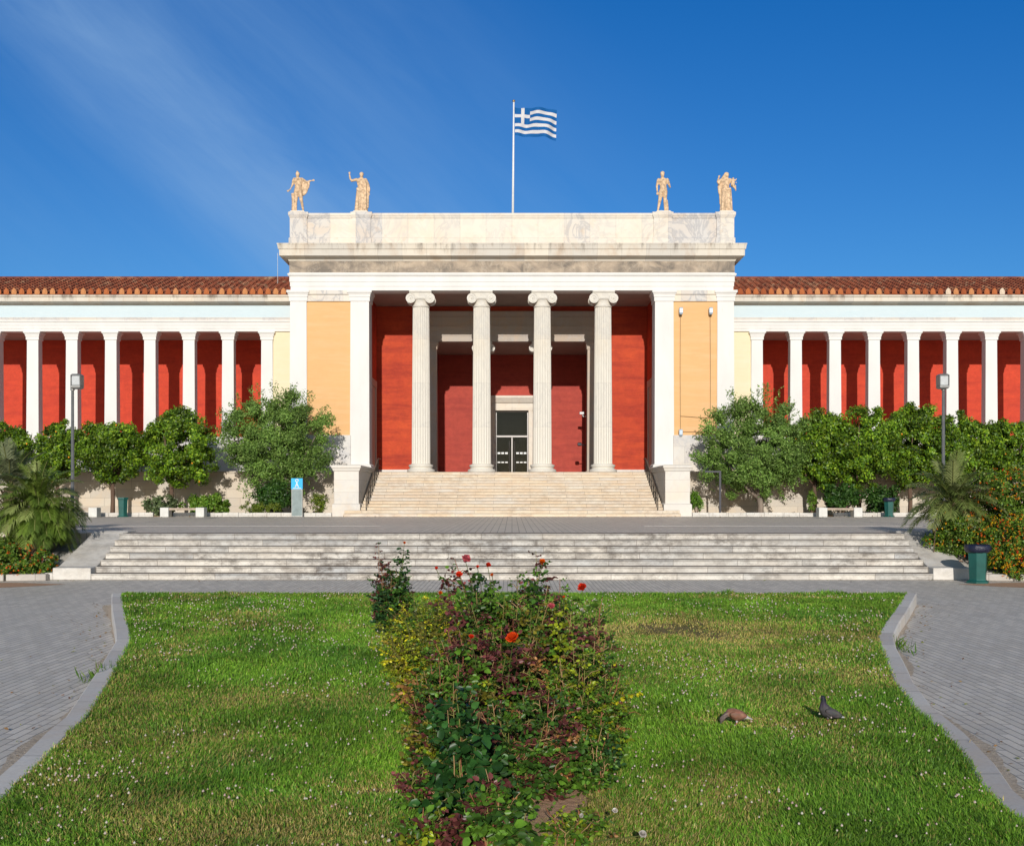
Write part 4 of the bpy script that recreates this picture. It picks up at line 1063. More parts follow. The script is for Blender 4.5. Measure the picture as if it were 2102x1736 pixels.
FRUIT = simple('orange_fruit', (.8, .3, .02), .5, .1, 5)
def tree(kind, X, Yt, Yb, hw, label, trunkX=None, d=57.5, seed=1, dens=1.0, dark=1.0):
    R = random.Random(seed)
    zt, zb = Zw(Yt, d), Zw(Yb, d); cx = Xw(X, d); r = hw * d / F; bx = Xw(trunkX, d) if trunkX else cx
    name = 'olive_tree' if kind == 'olive' else 'orange_tree'
    t = thing(name, label, 'tree', (bx, d, T), 'olive trees beside the stair' if kind == 'olive' else 'orange trees along the podium')
    m = M(); fork = zb + (zt - zb) * .12
    if kind == 'olive':
        m.tube([(bx, d, T - .05), (bx + .04, d, T + .5), (bx - .02, d + .02, T + .95)], [.2, .15, .15], 9)
        for i in range(7):
            a = i / 6 * 2 - 1; yy = R.uniform(-.5, .5); ex = cx + a * r * .75
            m.tube([(bx - .02, d + .02, T + .85), (bx + (ex - bx) * .35, d + yy * .5, T + 1.5 + R.random() * .2), (ex, d + yy, fork + (zt - zb) * (.3 + .4 * R.random() * (1 - abs(a) * .5)))], [.1, .07, .02], 6)
    else:
        m.tube([(bx, d, T - .05), (bx + .02, d, T + .8), (bx - .02, d, fork)], [.13, .11, .1], 9)
        for i in range(7):
            a = R.uniform(0, 2 * PI); q = R.uniform(.4, .8)
            m.tube([(bx - .02, d, fork - .25), (bx + q * r * .4 * math.cos(a), d + q * r * .4 * math.sin(a), fork + .25), (cx + q * r * math.cos(a), d + q * r * math.sin(a), fork + (zt - zb) * R.uniform(.3, .7))], [.07, .05, .015], 6)
    m.build('trunk', OBARK if kind == 'olive' else BARK, t, smooth=True)
    cz = (zt + zb) / 2; rz = (zt - zb) / 2
    rr = np.random.default_rng(seed)
    if kind == 'olive':
        n = int(55000 * dens); P, out, k, C = crown_points((cx, d, cz), (r, min(1.6, r * .6), rz), 190, n, .27, .35, seed=seed)
        # loose twigs that break the outline
        nt = 60; u = norm(rr.normal(size=(nt, 3)) * np.array([1, .6, 1]) + np.array([0, 0, .35])); base = np.array([cx, d, cz]) + u * np.array([r, 1.2, rz]) * .85
        kk = rr.integers(0, nt, 3200); tt = rr.random(3200)
        Pt = base[kk] + u[kk] * (tt * .38 * r)[:, None] * np.array([.8, .8, 1.0]) + rr.normal(size=(3200, 3)) * .05
        P = np.concatenate([P, Pt]); out = np.concatenate([out, u[kk]])
        clump = np.concatenate([rr.random(190)[k], rr.random(3200)])[:, None]
        col = pal(len(P), [(.105, .19, .035), (.145, .24, .045), (.075, .14, .025), (.19, .28, .07)], [3, 3, 2, 1.2], rr) * (.8 + .9 * clump)
        s = rr.uniform(.10, .17, len(P)); leafcloud('crown', P, s, .42, col * dark, OLIVE, t, up=out * .9)
    else:
        n = int(30000 * dens * max(.6, r / 1.8)); P, out, k, C = crown_points((cx, d, cz), (r, r * .8, rz), 170, n, .23, .42, seed=seed)
        P[:, 2] = np.maximum(P[:, 2], zb - .05 + rr.random(len(P)) * .3)
        clump = rr.random(170)[k][:, None]
        col = pal(len(P), [(.10, .20, .012), (.16, .27, .016), (.25, .36, .022), (.05, .11, .012)], [3, 3, 1.2, 2], rr) * (.5 + 1.0 * clump)
        s = rr.uniform(.10, .18, len(P)); leafcloud('crown', P, s, .62, col * dark, LEAF, t, up=out * 1.2)
        for i in range(0):
            pass
        for q in rr.integers(0, len(C), 5):
            c_ = C[q] + (C[q] - np.array([cx, d, cz])) * .06; m = M(); m.ball((c_[0], min(c_[1], d - r * .5), c_[2]), .045, 8, 6)
            m.build('fruit', FRUIT, t, smooth=True)
tree('orange', 22, 872, 985, 50, 'dark orange tree at the far left edge, behind the palm', seed=11, dark=.75)
tree('orange', 118, 868, 985, 48, 'yellowish orange tree crossed by the left lamp post', seed=12, dens=.9)
tree('orange', 228, 862, 990, 71, 'round orange tree behind the left green bin', 231, seed=13)
tree('orange', 368, 840, 998, 74, 'round orange tree behind the bench left of the stair', 352, seed=14)
tree('olive', 562, 810, 1003, 118, 'grey-green olive tree left of the stair, above the blue sign', 556, seed=15)
tree('olive', 1550, 812, 1018, 112, 'grey-green olive tree right of the stair with a visible forked trunk', 1560, seed=16)
tree('orange', 1688, 842, 1005, 66, 'orange tree whose crown touches the right olive tree', 1672, d=57.9, seed=17)
tree('orange', 1773, 836, 1008, 76, 'bright green orange tree above the right stone bench', 1763, d=57.2, seed=18)
tree('orange', 1880, 832, 1005, 76, 'tall orange tree just left of the right lamp post', 1868, d=58, seed=19)
tree('orange', 1975, 852, 1005, 66, 'orange tree just right of the right lamp post', 1975, seed=20)
tree('orange', 2066, 858, 1005, 64, 'orange tree at the far right edge behind the lantana', 2070, seed=21)

def shrub(X0, X1, Yt, Yb, d, label, cols, name='shrub', n=3500, ls=.13, ratio=.5, z0=T, flowers=None, seed=0, mat=None, stems=True, zfix=None):
    rr = np.random.default_rng(seed); x0, x1 = Xw(X0, d), Xw(X1, d); zt = Zw(Yt, d); zb = zfix if zfix is not None else max(z0, Zw(Yb, d))
    cx, r = (x0 + x1) / 2, (x1 - x0) / 2; t = thing(name, label, 'shrub', (cx, d, z0))
    n = int(n * 1.8); P, out, k, C = crown_points((cx, d, (zt + zb) / 2), (r, min(r, .8), (zt - zb) / 2), 60, n, .36, .2, seed=seed)
    P[:, 2] = np.maximum(P[:, 2], z0 + .03)
    col = pal(n, cols, None, rr) * (.75 + .5 * rr.random(60)[k][:, None])
    n = n; leafcloud('foliage', P, rr.uniform(.8, 1.5, n) * ls, ratio, col, mat or LEAF, t, up=out)
    m = M()
    for i in range(7):
        a = random.uniform(-1, 1); m.tube([(cx + a * .02, d, z0 - .02), (cx + a * r * .6, d + random.uniform(-.2, .2), z0 + (zt - z0) * random.uniform(.5, .85))], [.02, .008], 5)
    m.build('stems', BARK, t)
    if flowers:
        for (fc, nf, fs) in flowers:
            q = rr.integers(0, len(C), nf); bm_ = simple('blossom_%d' % seed, fc, .6, .2, 9)
            for c_ in C[q]:
                m = M()
                v = (c_ - np.array([cx, d, (zt + zb) / 2])) * 1.12 + np.array([cx, d, (zt + zb) / 2]); v[1] = min(v[1], d - .2 * min(r, .8))
                m.ball((v[0], v[1] - .05, max(v[2], z0 + .1)), fs, 6, 5); m.build('blossom', bm_, t)
GA = [(.08, .18, .015), (.12, .24, .02), (.17, .28, .03)]
GY = [(.14, .20, .02), (.20, .24, .025), (.09, .14, .015)]
GD = [(.025, .075, .012), (.04, .1, .015), (.06, .13, .02)]
GG = [(.12, .17, .06), (.18, .22, .1), (.07, .11, .04)]
shrub(292, 366, 1018, 1055, 55.7, 'pale grey-green low shrub left of the left bench', GG, seed=31, n=1500)
shrub(372, 475, 1014, 1055, 55.8, 'broad bright green shrub behind the left bench', GA + [(.16, .26, .03)], seed=32, n=3200, ls=.14)
shrub(524, 602, 988, 1052, 56.0, 'tall dark green shrub beside the blue sign', GD, seed=33, n=3800)
shrub(490, 588, 1029, 1055, 55.5, 'low yellow-green shrub at the foot of the tall dark shrub', GY, seed=34, n=2400, ls=.07)
shrub(638, 672, 1012, 1050, 55.7, 'small upright yellow-green shrub next to the left stair pedestal', GY, seed=35, n=900, ls=.08)
shrub(1413, 1446, 1005, 1048, 55.6, 'small bright green bush against the right stair pedestal', [(.12, .25, .02), (.16, .30, .03), (.08, .17, .015)], seed=36, n=1200, ls=.08)
shrub(1656, 1676, 995, 1054, 55.9, 'thin climbing plant on the first trunk right of the olive tree', GA, seed=37, n=500, ls=.08)
shrub(1684, 1768, 994, 1048, 56.0, 'dark green shrub with pink flowers behind the right bench', GD, seed=38, n=3600, flowers=[((.7, .32, .36), 16, .035)])
shrub(1770, 1855, 1000, 1054, 56.1, 'dark green shrub behind the far right bin', GD, seed=39, n=3400, flowers=[((.7, .4, .42), 8, .03)])

# lantana masses
def lantana(lumps, label, seed, ncol, loc, n=9000, nf=600, fl=None):
    rr = np.random.default_rng(seed); t = thing('lantana_bush', label, 'flowering bush', loc)
    Ps = []; Os = []; Cs = []; Fp = []; Fc = []
    for (X0, X1, Yt, Yb, d, w, fcs, fw) in lumps:
        x0, x1 = Xw(X0, d), Xw(X1, d); zt, zb = Zw(Yt, d), Zw(Yb, d); c = np.array([(x0 + x1) / 2, d, (zt + zb) / 2]); r = np.array([(x1 - x0) / 2, w, (zt - zb) / 2])
        nn = int(2.2 * n * r[0] * r[2] / 1.2); P, out, k, C = crown_points(c, r, 110, nn, .26, .35, seed=seed + len(Ps))
        P[:, 2] = np.maximum(P[:, 2], .05)
        Ps.append(P); Os.append(out); Cs.append(pal(nn, ncol, None, rr) * (.7 + .6 * rr.random(110)[k][:, None]))
        m_ = int(nf * fw * r[0] * r[2]); u = norm(rr.normal(size=(m_, 3)) + np.array([0, -.9, .35])); Fp.append(c + u * r * (1.0 + .1 * rr.random((m_, 1)))); Fc.append(pal(m_, fcs, None, rr))
    P = np.concatenate(Ps); leafcloud('foliage', P, rr.uniform(.05, .09, len(P)), .62, np.concatenate(Cs), LEAF, t, up=np.concatenate(Os))
    P = np.concatenate(Fp); P[:, 2] = np.maximum(P[:, 2], .08); C = np.concatenate(Fc); n_ = len(P)
    # a flower head is a tight dome of small florets
    kf = 7; e = norm(rr.normal(size=(n_, kf, 3)) + np.array([0, -.6, .6])); PP = (P[:, None] + e * .022).reshape(-1, 3)
    leafcloud('flower_heads', PP, rr.uniform(.018, .032, len(PP)), .9, np.repeat(C, kf, 0) * rr.uniform(.8, 1.15, (len(PP), 1)), PETAL, t, up=e.reshape(-1, 3) * 2, kind='stuff')
    m = M()
    for l in lumps:
        for i in range(6):
            d = l[4]; x = Xw(random.uniform(l[0], l[1]), d); m.tube([(x, d, 0.05), (x + random.uniform(-.2, .2), d - .1, Zw(l[2], d) - .3)], [.02, .008], 5)
    m.build('stems', BARK, t)
OR = [(.75, .12, .01), (.8, .2, .015), (.7, .08, .02)]; YE = [(.8, .5, .01), (.75, .42, .02), (.8, .52, .02), (.8, .25, .02)]
LG = [(.08, .17, .015), (.12, .21, .02), (.17, .23, .03), (.05, .10, .012)]
lantana([(-60, 110, 1118, 1192, 28.2, .8, OR, .4), (-60, 40, 1090, 1180, 28.6, .7, OR, .2), (60, 118, 1150, 1190, 28.3, .4, OR, .3)], 'low dark lantana with orange flowers in front of the left palm', 41, LG, (-13, 28.2, .1))
lantana([(1985, 2150, 965, 1110, 29.6, .9, OR + OR + YE, .8), (2010, 2170, 1060, 1198, 28.2, .9, YE + OR, 1.5), (1905, 2050, 1045, 1150, 29.3, .7, OR + YE, .6), (2035, 2140, 1110, 1200, 27.9, .5, YE + YE + OR, 1.4), (1930, 2000, 1030, 1095, 29.8, .5, OR + YE, .4)],
        'large lantana bush covered in orange and yellow flowers at the right edge', 42, LG, (13.3, 28.6, .1), nf=330)

# palms
def palm(X, Y0, d, n, L, label, seed, cols, zb, droop=1.0, thmax=1.5, ll=.34):
    R = random.Random(seed); rr = np.random.default_rng(seed); cx, cz = Xw(X, d), Zw(Y0, d)
    t = thing('palm', label, 'palm', (cx, d, zb))
    m = M(); m.tube([(cx, d, zb - .1), (cx + .02, d, (zb + cz) / 2), (cx, d, cz)], [.22, .2, .16], 10)
    for i in range(40): a = R.uniform(0, 6.28); z = R.uniform(zb, cz); m.tube([(cx + .17 * math.cos(a), d + .17 * math.sin(a), z), (cx + .3 * math.cos(a), d + .3 * math.sin(a), z + .14)], [.035, .01], 5)
    m.build('trunk', BARK, t)
    for i in range(n):
        az = i * 2.399 + R.uniform(-.2, .2); th = thmax * (i / n) ** .7 + R.uniform(-.1, .1); l = L * R.uniform(.8, 1.1)
        # rachis
        dirv = np.array([math.sin(th) * math.cos(az), math.sin(th) * math.sin(az), math.cos(th)]); p = np.array([cx, d, cz]); pts = [p.copy()]; K = 12; v = dirv.copy()
        for q in range(K):
            v = norm(v + np.array([0, 0, -.11 * droop * (q / K + .35)])); p = p + v * l / K; pts.append(p.copy())
        pts = np.array(pts); NL = 40
        s = np.linspace(.22, 1, NL); s = np.concatenate([s, s]); side = np.concatenate([np.ones(NL), -np.ones(NL)])
        idx = s * K; i0 = np.minimum(idx.astype(int), K - 1); f = (idx - i0)[:, None]; P = pts[i0] * (1 - f) + pts[i0 + 1] * f; tg = norm(pts[i0 + 1] - pts[i0])
        sd = norm(np.cross(tg, np.array([0, 0, 1.]) + .001)); upv = np.cross(sd, tg)
        ln = ll * np.sin(np.clip(s, .05, 1) * 2.6 + .3)[:, None] * rr.uniform(.8, 1.15, (2 * NL, 1)) + .06
        A = norm(sd * side[:, None] * .75 + tg * .75 + upv * .25 + rr.normal(size=(2 * NL, 3)) * .08)
        mid = P + A * ln * .55; tip = P + A * ln + np.array([0, 0, -1]) * ln * .28 * droop
        wv = norm(np.cross(A, upv)) * .011
        V = np.stack([P - wv * .6, P + wv * .6, mid + wv, mid - wv, tip], 1); b = np.arange(2 * NL) * 5
        Q = np.stack([b, b + 1, b + 2, b + 3], 1); Tt = np.stack([b + 3, b + 2, b + 4], 1)
        c = pal(1, cols, None, rr)[0]; cc = np.tile(c, (len(V) * 5, 1)) * rr.uniform(.85, 1.15, (len(V) * 5, 1))
        # rachis strip
        rs = np.array([.24, .26, .08]); w = np.cross(norm(np.gradient(pts, axis=0)), [0, 0, 1.]); w = norm(w) * .014
        Vr = np.concatenate([pts - w, pts + w, pts + np.array([0, 0, .015])]); nb = len(V) * 5; nk = K + 1
        Qr = []
        for q in range(K): Qr += [(nb + q, nb + q + 1, nb + 2 * nk + q + 1, nb + 2 * nk + q), (nb + 2 * nk + q, nb + 2 * nk + q + 1, nb + nk + q + 1, nb + nk + q), (nb + nk + q, nb + nk + q + 1, nb + q + 1, nb + q)]
        npmesh('frond', np.concatenate([V.reshape(-1, 3), Vr]), Tt, np.concatenate([Q, np.array(Qr)]), np.concatenate([cc, np.tile(rs, (len(Vr), 1))]), LEAF, t)
PC = [(.14, .22, .03), (.19, .27, .045), (.27, .33, .10), (.09, .15, .022)]
palm(78, 1045, 29.4, 140, 1.35, 'dense drooping palm clump at the left of the lower steps', 51, PC, .6, 1.35, 2.2)
palm(1955, 1032, 29.7, 60, 1.4, 'pale green palm behind the right lantana, below the right lamp post', 52, [(.22, .28, .08), (.30, .34, .13), (.15, .2, .05)], .75, 1.0, 1.75)
palm(20, 1000, 31.5, 30, 1.3, 'upright grey-green palm behind the left palm clump', 53, [(.2, .23, .12), (.14, .18, .07)], 1.0, .8, 1.3)

fallen()
# ------------------------------------------------------------------ roses
def rose_flower(m_, c, R, size, fcol, tilt=(0, -.5, .8), petals=16, open_=1.0):
    """layered cupped petals; appended as arrays"""
    ax = Vector(tilt).normalized(); q = Vector((0, 0, 1)).rotation_difference(ax)
    Vs = []; Qs = []; Cs = []; b = 0
    mb = M(); mb.ball(c, size * .22, 8, 6); Vs += mb.v; Qs += [f for f in mb.f if len(f) == 4]; Cs += [tuple(x * .8 for x in fcol)] * len(mb.v); b = len(Vs)
    for i in range(petals):
        k = i / petals; r = size * (.18 + .42 * k); an = i * 2.399; hgt = size * (.42 - .22 * k); wd = size * (.26 + .22 * k)
        lean = .08 + .85 * k * open_ + R.uniform(-.15, .2); pt = R.uniform(.62, 1.12); hgt *= R.uniform(.8, 1.2)
        nu, nv = 4, 3; row = []
        for v in range(nv + 1):
            for u in range(nu + 1):
                fu = u / nu * 2 - 1; fv = v / nv
                ww = wd * math.sin(min(1, .35 + fv * .9) * PI / 2) * (1 if fv < .9 else .8)
                rad = r * .35 + fv * math.sin(lean) * hgt * 1.7 - .25 * wd * fu * fu; z = fv * math.cos(lean) * hgt * 1.5 + .12 * size * math.sin(fv * 3) - .04 * size * R.random() * (fv > .8)
                p = Vector((rad * math.cos(an) - fu * ww * math.sin(an), rad * math.sin(an) + fu * ww * math.cos(an), z)); p.rotate(q)
                Vs.append((c[0] + p.x, c[1] + p.y, c[2] + p.z)); s_ = (.62 + .42 * fv) * pt; Cs.append(tuple(x * s_ for x in fcol))
        for v in range(nv):
            for u in range(nu): a = b + v * (nu + 1) + u; Qs.append((a, a + 1, a + nu + 2, a + nu + 1))
        b += (nu + 1) * (nv + 1)
    return Vs, Qs, Cs
def rose(X, d, Yt, half, label, cols, w=None, ncane=12, leaf=.055, seed=0, flowers=(), z0=None, per=1.0, name='rose_bush', stemcol=((.20, .19, .05), (.30, .12, .06), (.34, .22, .10)), cat='rose bush', top_sparse=.2, spread=1.0, floor=0.0, ratio=.68):
    R = random.Random(seed); rr = np.random.default_rng(seed); x = Xw(X, d); zb = Lz(d) if z0 is None else z0; ztop = Zw(Yt, d)
    t = thing(name, label, cat, (x, d, zb)); Hh = ztop - zb
    PL = []; AL = []; SL = []; CI = []; Vs = []; Fs = []; SC = []
    def tube_np(pts, rad, col):
        m = M(); m.tube(pts, rad, 5); b = len(Vs); Vs.extend(m.v); Fs.extend([tuple(b + i for i in f) for f in m.f if len(f) == 4]); SC.extend([col] * len(m.v))
    cols = np.array(cols); w_ = None if w is None else np.array(w) / sum(w)
    def compound(p, dv, s, ci):
        # five leaflets on a rachis
        dv = dv.normalized(); side = dv.cross(Vector((0, 0, 1)));
        if side.length < .1: side = Vector((1, 0, 0))
        side.normalize(); Lr = s * 2.3
        tube_np([p, p + dv * Lr * .5 + Vector((0, 0, .02 * s)), p + dv * Lr], [.0016, .0013, .001], (.10, .09, .025))
        for (f, sg) in ((1, 0), (.62, 1), (.62, -1), (.28, 1), (.28, -1)):
            if R.random() < .06: continue
            q = p + dv * Lr * f; a = (dv if sg == 0 else (dv * .5 + side * sg).normalized()) + Vector((R.uniform(-.2, .2), R.uniform(-.2, .2), R.uniform(-.35, .1)))
            PL.append(tuple(q)); AL.append(tuple(a.normalized())); SL.append(s * R.uniform(.8, 1.15) * (1 if sg == 0 or f > .5 else .8)); CI.append(ci)
    for i in range(ncane):
        a = R.uniform(0, 2 * PI); rad = half * math.sqrt(R.random()) * spread; hh = Hh * (1 if i == 0 else R.uniform(.5, 1.0) * (1 - .2 * (rad / half) ** 2))
        bx, by = x + .25 * half * math.cos(a), d + .25 * half * math.sin(a) * .8
        tx, ty = x + rad * math.cos(a), d + rad * math.sin(a) * .8
        pts = [Vector((bx, by, zb - .02))]; K = 6
        for q in range(1, K + 1):
            f = q / K; pts.append(Vector((bx + (tx - bx) * f ** 1.3 + R.uniform(-.02, .02), by + (ty - by) * f ** 1.3 + R.uniform(-.02, .02), zb + hh * f)))
        tube_np(pts, [.0075 - .005 * q / K for q in range(K + 1)], R.choice(stemcol))
        cci = R.choices(range(len(cols)), None if w is None else w)[0]
        nl = max(6, int(hh / .034 * per)); br = []
        for q in range(nl):
            f = floor + (1 - floor) * (q + R.random()) / nl; f = min(.999, f)
            if f < .08 and R.random() < .5: continue
            if f > .8 and R.random() < top_sparse: continue
            k = int(f * K); p = pts[k].lerp(pts[k + 1], f * K - k); az = R.uniform(0, 2 * PI); el = R.uniform(-.2, .7)
            dv = Vector((math.cos(az), math.sin(az), el)); s = leaf * R.uniform(.7, 1.2) * (1.05 - .45 * f)
            ci = cci if R.random() < .84 else R.choices(range(len(cols)), None if w is None else w)[0]
            if R.random() < .55 and f < .93:   # side twig with several leaves
                tl = half * R.uniform(.25, .6) * (1.1 - .6 * f); e = p + dv.normalized() * tl; tube_np([p, p.lerp(e, .5) + Vector((0, 0, .02)), e], [.004, .003, .002], R.choice(stemcol))
                for z in range(4): dd = (dv.normalized() + Vector((R.uniform(-.9, .9), R.uniform(-.9, .9), R.uniform(-.3, .5)))); compound(p.lerp(e, R.uniform(.35, 1)), dd, s, ci)
            else: compound(p, dv, s, ci)
    for (FX, FY, dd, sz, fc, op) in flowers:
        c = Vector((Xw(FX, dd), dd, Zw(FY, dd))); b0 = Vector((x + R.uniform(-.06, .06), d, zb)); hz = max(.02, c.z - zb)
        pts = [Vector((b0.x + (c.x - b0.x) * (q / 6) ** 1.2, b0.y + (c.y - b0.y) * (q / 6), zb + hz * q / 6)) for q in range(7)]
        pts[3].x += R.uniform(-.02, .02); pts[4].x += R.uniform(-.02, .02)
        tube_np(pts, [.006, .005, .005, .004, .004, .003, .003], (.10, .12, .03)); cc = R.choices(range(len(cols)), None if w is None else w)[0]
        nl = int(hz / .035)
        for q in range(nl):
            f = .15 + .78 * (q + R.random()) / nl; k = min(5, int(f * 6)); p = pts[k].lerp(pts[k + 1], f * 6 - k); az = R.uniform(0, 2 * PI)
            compound(p, Vector((math.cos(az), math.sin(az), R.uniform(-.1, .6))), leaf * R.uniform(.75, 1.1), cc)
    PL = np.array(PL); n = len(PL); CI = np.array(CI)
    col = cols[CI] * (.8 + 1.5 * rr.random((n, 1)) ** 1.6)
    lo = np.clip((PL[:, 2:3] - zb) / max(.1, Hh), 0, 1)
    up = np.tile(np.array([0, -.4, .9]), (n, 1))
    leafcloud('foliage', PL, np.array(SL) * 1.22, ratio, col, ROSEL, t, up=up * .85, fold=.35, detail=1, axis=np.array(AL))
    npmesh('stems', np.array(Vs), None, np.array(Fs), np.array(SC), STEM, t, smooth=True)
    for (FX, FY, dd, sz, fc, op) in flowers:
        c = (Xw(FX, dd), dd, Zw(FY, dd)); V, Q, C = rose_flower(None, c, R, sz, fc, (R.uniform(-.6, .6), -.5, .85), 15, op)
        npmesh('rose_flower', np.array(V), None, np.array(Q), np.array(C), PETAL, t, smooth=True)
MA = (.10, .030, .028); MB_ = (.14, .04, .04); DG = (.035, .085, .012); MG = (.065, .14, .014); YG = (.20, .24, .014); YL = (.40, .36, .015); OL = (.13, .115, .014); BR = (.25, .12, .04); DD = (.022, .06, .018)
RD = (.85, .045, .012); ORF = (.9, .16, .01); PK = (.78, .16, .19); LPK = (.8, .4, .42); WH = (.8, .74, .68)
rose(810, 16, 1112, .34, 'separate dark rose bush at the back of the bed, in front of the steps', [MA, DG, DD, MG], [2, 3, 2, 1], 16, .05, 61, [(830, 1115, 15.9, .045, ORF, .6)], per=1.3)
rose(880, 12.6, 1212, .66, 'yellow-leaved small shrub behind the left of the rose bed', [YG, YL, MG, OL, BR], [5, 3, 3, 1, .6], 52, .034, 62, [], name='yellow_shrub', cat='shrub', per=1.6, stemcol=((.14, .13, .03),), top_sparse=.1)
rose(880, 10.6, 1270, .46, 'yellow and green small-leaved shrub on the left flank of the roses', [YG, YL, MG, OL, (.28, .2, .03)], [5, 2, 4, 1, 1], 50, .032, 63, [(845, 1385, 10.5, .03, ORF, .7)], name='yellow_shrub', cat='shrub', per=1.6, top_sparse=.1, stemcol=((.14, .13, .03),))
rose(1040, 9.4, 1148, .56, 'tallest rose bush, red and orange blooms standing above the lawn', [MA, MB_, DG, MG, OL], [3, 1.5, 4, 3.5, 1.5], 52, .046, 64,
     [(955, 1150, 9.2, .085, PK, 1.0), (943, 1181, 9.1, .06, RD, .8), (1001, 1161, 9.3, .05, RD, .7), (980, 1164, 9.4, .035, RD, .4), (895, 1167, 9.5, .035, RD, .4), (1113, 1155, 9.3, .058, ORF, .6), (1010, 1181, 9.2, .035, ORF, .3), (903, 1218, 9.2, .04, ORF, .5)], per=1.2)
rose(1130, 9.9, 1132, .3, 'slender tall rose bush with bare shoots rising right of the tallest bush', [MA, DG, DD, MG], [3, 3, 2, 2], 14, .045, 65, [], per=1.1)
rose(1185, 9.3, 1222, .36, 'rose bush on the right with one wide red bloom', [DG, MG, MA, YG], [4, 3, 1.5, 1], 26, .045, 66,
     [(1196, 1208, 9.2, .075, RD, 1.0), (1157, 1226, 9.2, .03, ORF, .4), (1131, 1246, 8.9, .06, PK, .9), (1195, 1252, 9.0, .03, WH, .6)])
rose(1010, 8.5, 1262, .48, 'maroon-leaved rose bush with one big orange-red bloom in the middle', [MA, MB_, OL, DG, MG, YG], [4, 2, 2, 4, 3, 1], 46, .048, 67,
     [(1054, 1312, 8.0, .10, (.95, .09, .01), 1.0), (967, 1308, 8.2, .045, RD, .7)], per=1.2)
rose(1195, 8.3, 1300, .42, 'rose bush with bright yellow-green leaves on the right flank', [YG, YL, MG, DG, BR, (.11, .19, .02)], [2, .6, 5, 5, .8, 3], 50, .034, 68, [], per=1.3, top_sparse=.15)
rose(915, 8.2, 1345, .34, 'rose bush with mixed green and brown leaves on the left flank', [MG, OL, MA, YG, BR, DG], [4, 2, 3, 1, .6, 4], 40, .042, 69, [(795, 1404, 8.6, .03, WH, .8)], per=1.2)
rose(1080, 7.6, 1410, .38, 'dark glossy rose bush low in the middle right', [DG, MA, MG, BR, DD], [5, 3, 3, .8, 2], 46, .046, 70, [], per=1.2)
rose(955, 7.1, 1405, .22, 'rose bush with the largest dark glossy leaves near the camera', [(.02, .065, .014), (.03, .085, .016), MG], [4, 3, 1.5], 9, .070, 71, [(985, 1470, 6.95, .05, (.45, .28, .15), .3)], per=.8, ratio=.72)
rose(862, 7.3, 1548, .2, 'small maroon rose shoots at the lower left of the bed', [MB_, MA, MG], [3, 3, 3], 10, .036, 72, [])
rose(1010, 6.6, 1590, .27, 'low green rose growth at the bottom edge of the bed', [DG, MG, OL, MA], [5, 3, 1, 1.5], 14, .062, 73, [], top_sparse=.1)
rose(875, 6.5, 1650, .18, 'low mixed rose leaves at the bottom left of the bed', [MG, YG, MA, OL], [4, 1, 2.5, 1.5], 14, .05, 74, [], top_sparse=.1)
rose(1170, 6.6, 1660, .22, 'low yellow-green rose shoots with small white blooms at the bottom right', [YG, MG, (.13, .19, .02), BR], [1.5, 4, 3, 1], 14, .036, 75, [(1262, 1665, 6.6, .035, WH, .9), (1195, 1675, 6.5, .03, WH, .7), (1318, 1714, 6.4, .05, WH, 1.0)], top_sparse=.1)
rose(1215, 7.8, 1480, .2, 'dark green rose shoots at the lower right edge of the bed', [DG, MG, DD], [3, 3, 2], 14, .04, 76, [])
# bed soil under the roses
g = M(); pts = []
for i in range(28):
    a = 2 * PI * i / 28; r = 1 + .12 * math.sin(3 * a) + .08 * math.sin(7 * a); pts.append((.02 + .62 * r * math.cos(a) - .25 * max(0, math.sin(a)), 8.2 + (2.6 if math.sin(a) > 0 else 1.9) * r * math.sin(a)))
g.add([(p[0], p[1], Lz(p[1]) + .02) for p in pts] + [(0, 8.5, Lz(8.5) + .06)], [(i, (i + 1) % 28, 28) for i in range(28)])
g.build('rose_bed_soil', EARTH, kind='structure', smooth=True)
# weeds at the right kerb
for (X, Y, lab, s_) in ((1829, 1310, 'green weed tuft growing against the right lawn kerb', 80), (1905, 1495, 'thin dry weeds in the joint beside the right kerb', 81), (218, 1372, 'thin weed growing beside the left lawn kerb', 82)):
    (x, y) = unproj(X, Y, 0); n = 160; rr = np.random.default_rng(s_); P = np.stack([x + rr.normal(0, .09, n), y + rr.normal(0, .3, n), np.full(n, .0)], 1)
    A = norm(rr.normal(size=(n, 3)) * np.array([.5, .5, .2]) + np.array([0, 0, .9])); c = pal(n, [(.08, .17, .02), (.13, .2, .03)] if s_ != 81 else [(.3, .22, .09), (.14, .16, .04)], None, rr)
    t = thing('weed', lab, 'weed', (x, y, 0)); leafcloud('leaves', P, rr.uniform(.06, .2, n) * (1 if s_ != 81 else .6), .13, c, GRASS, t, axis=A)

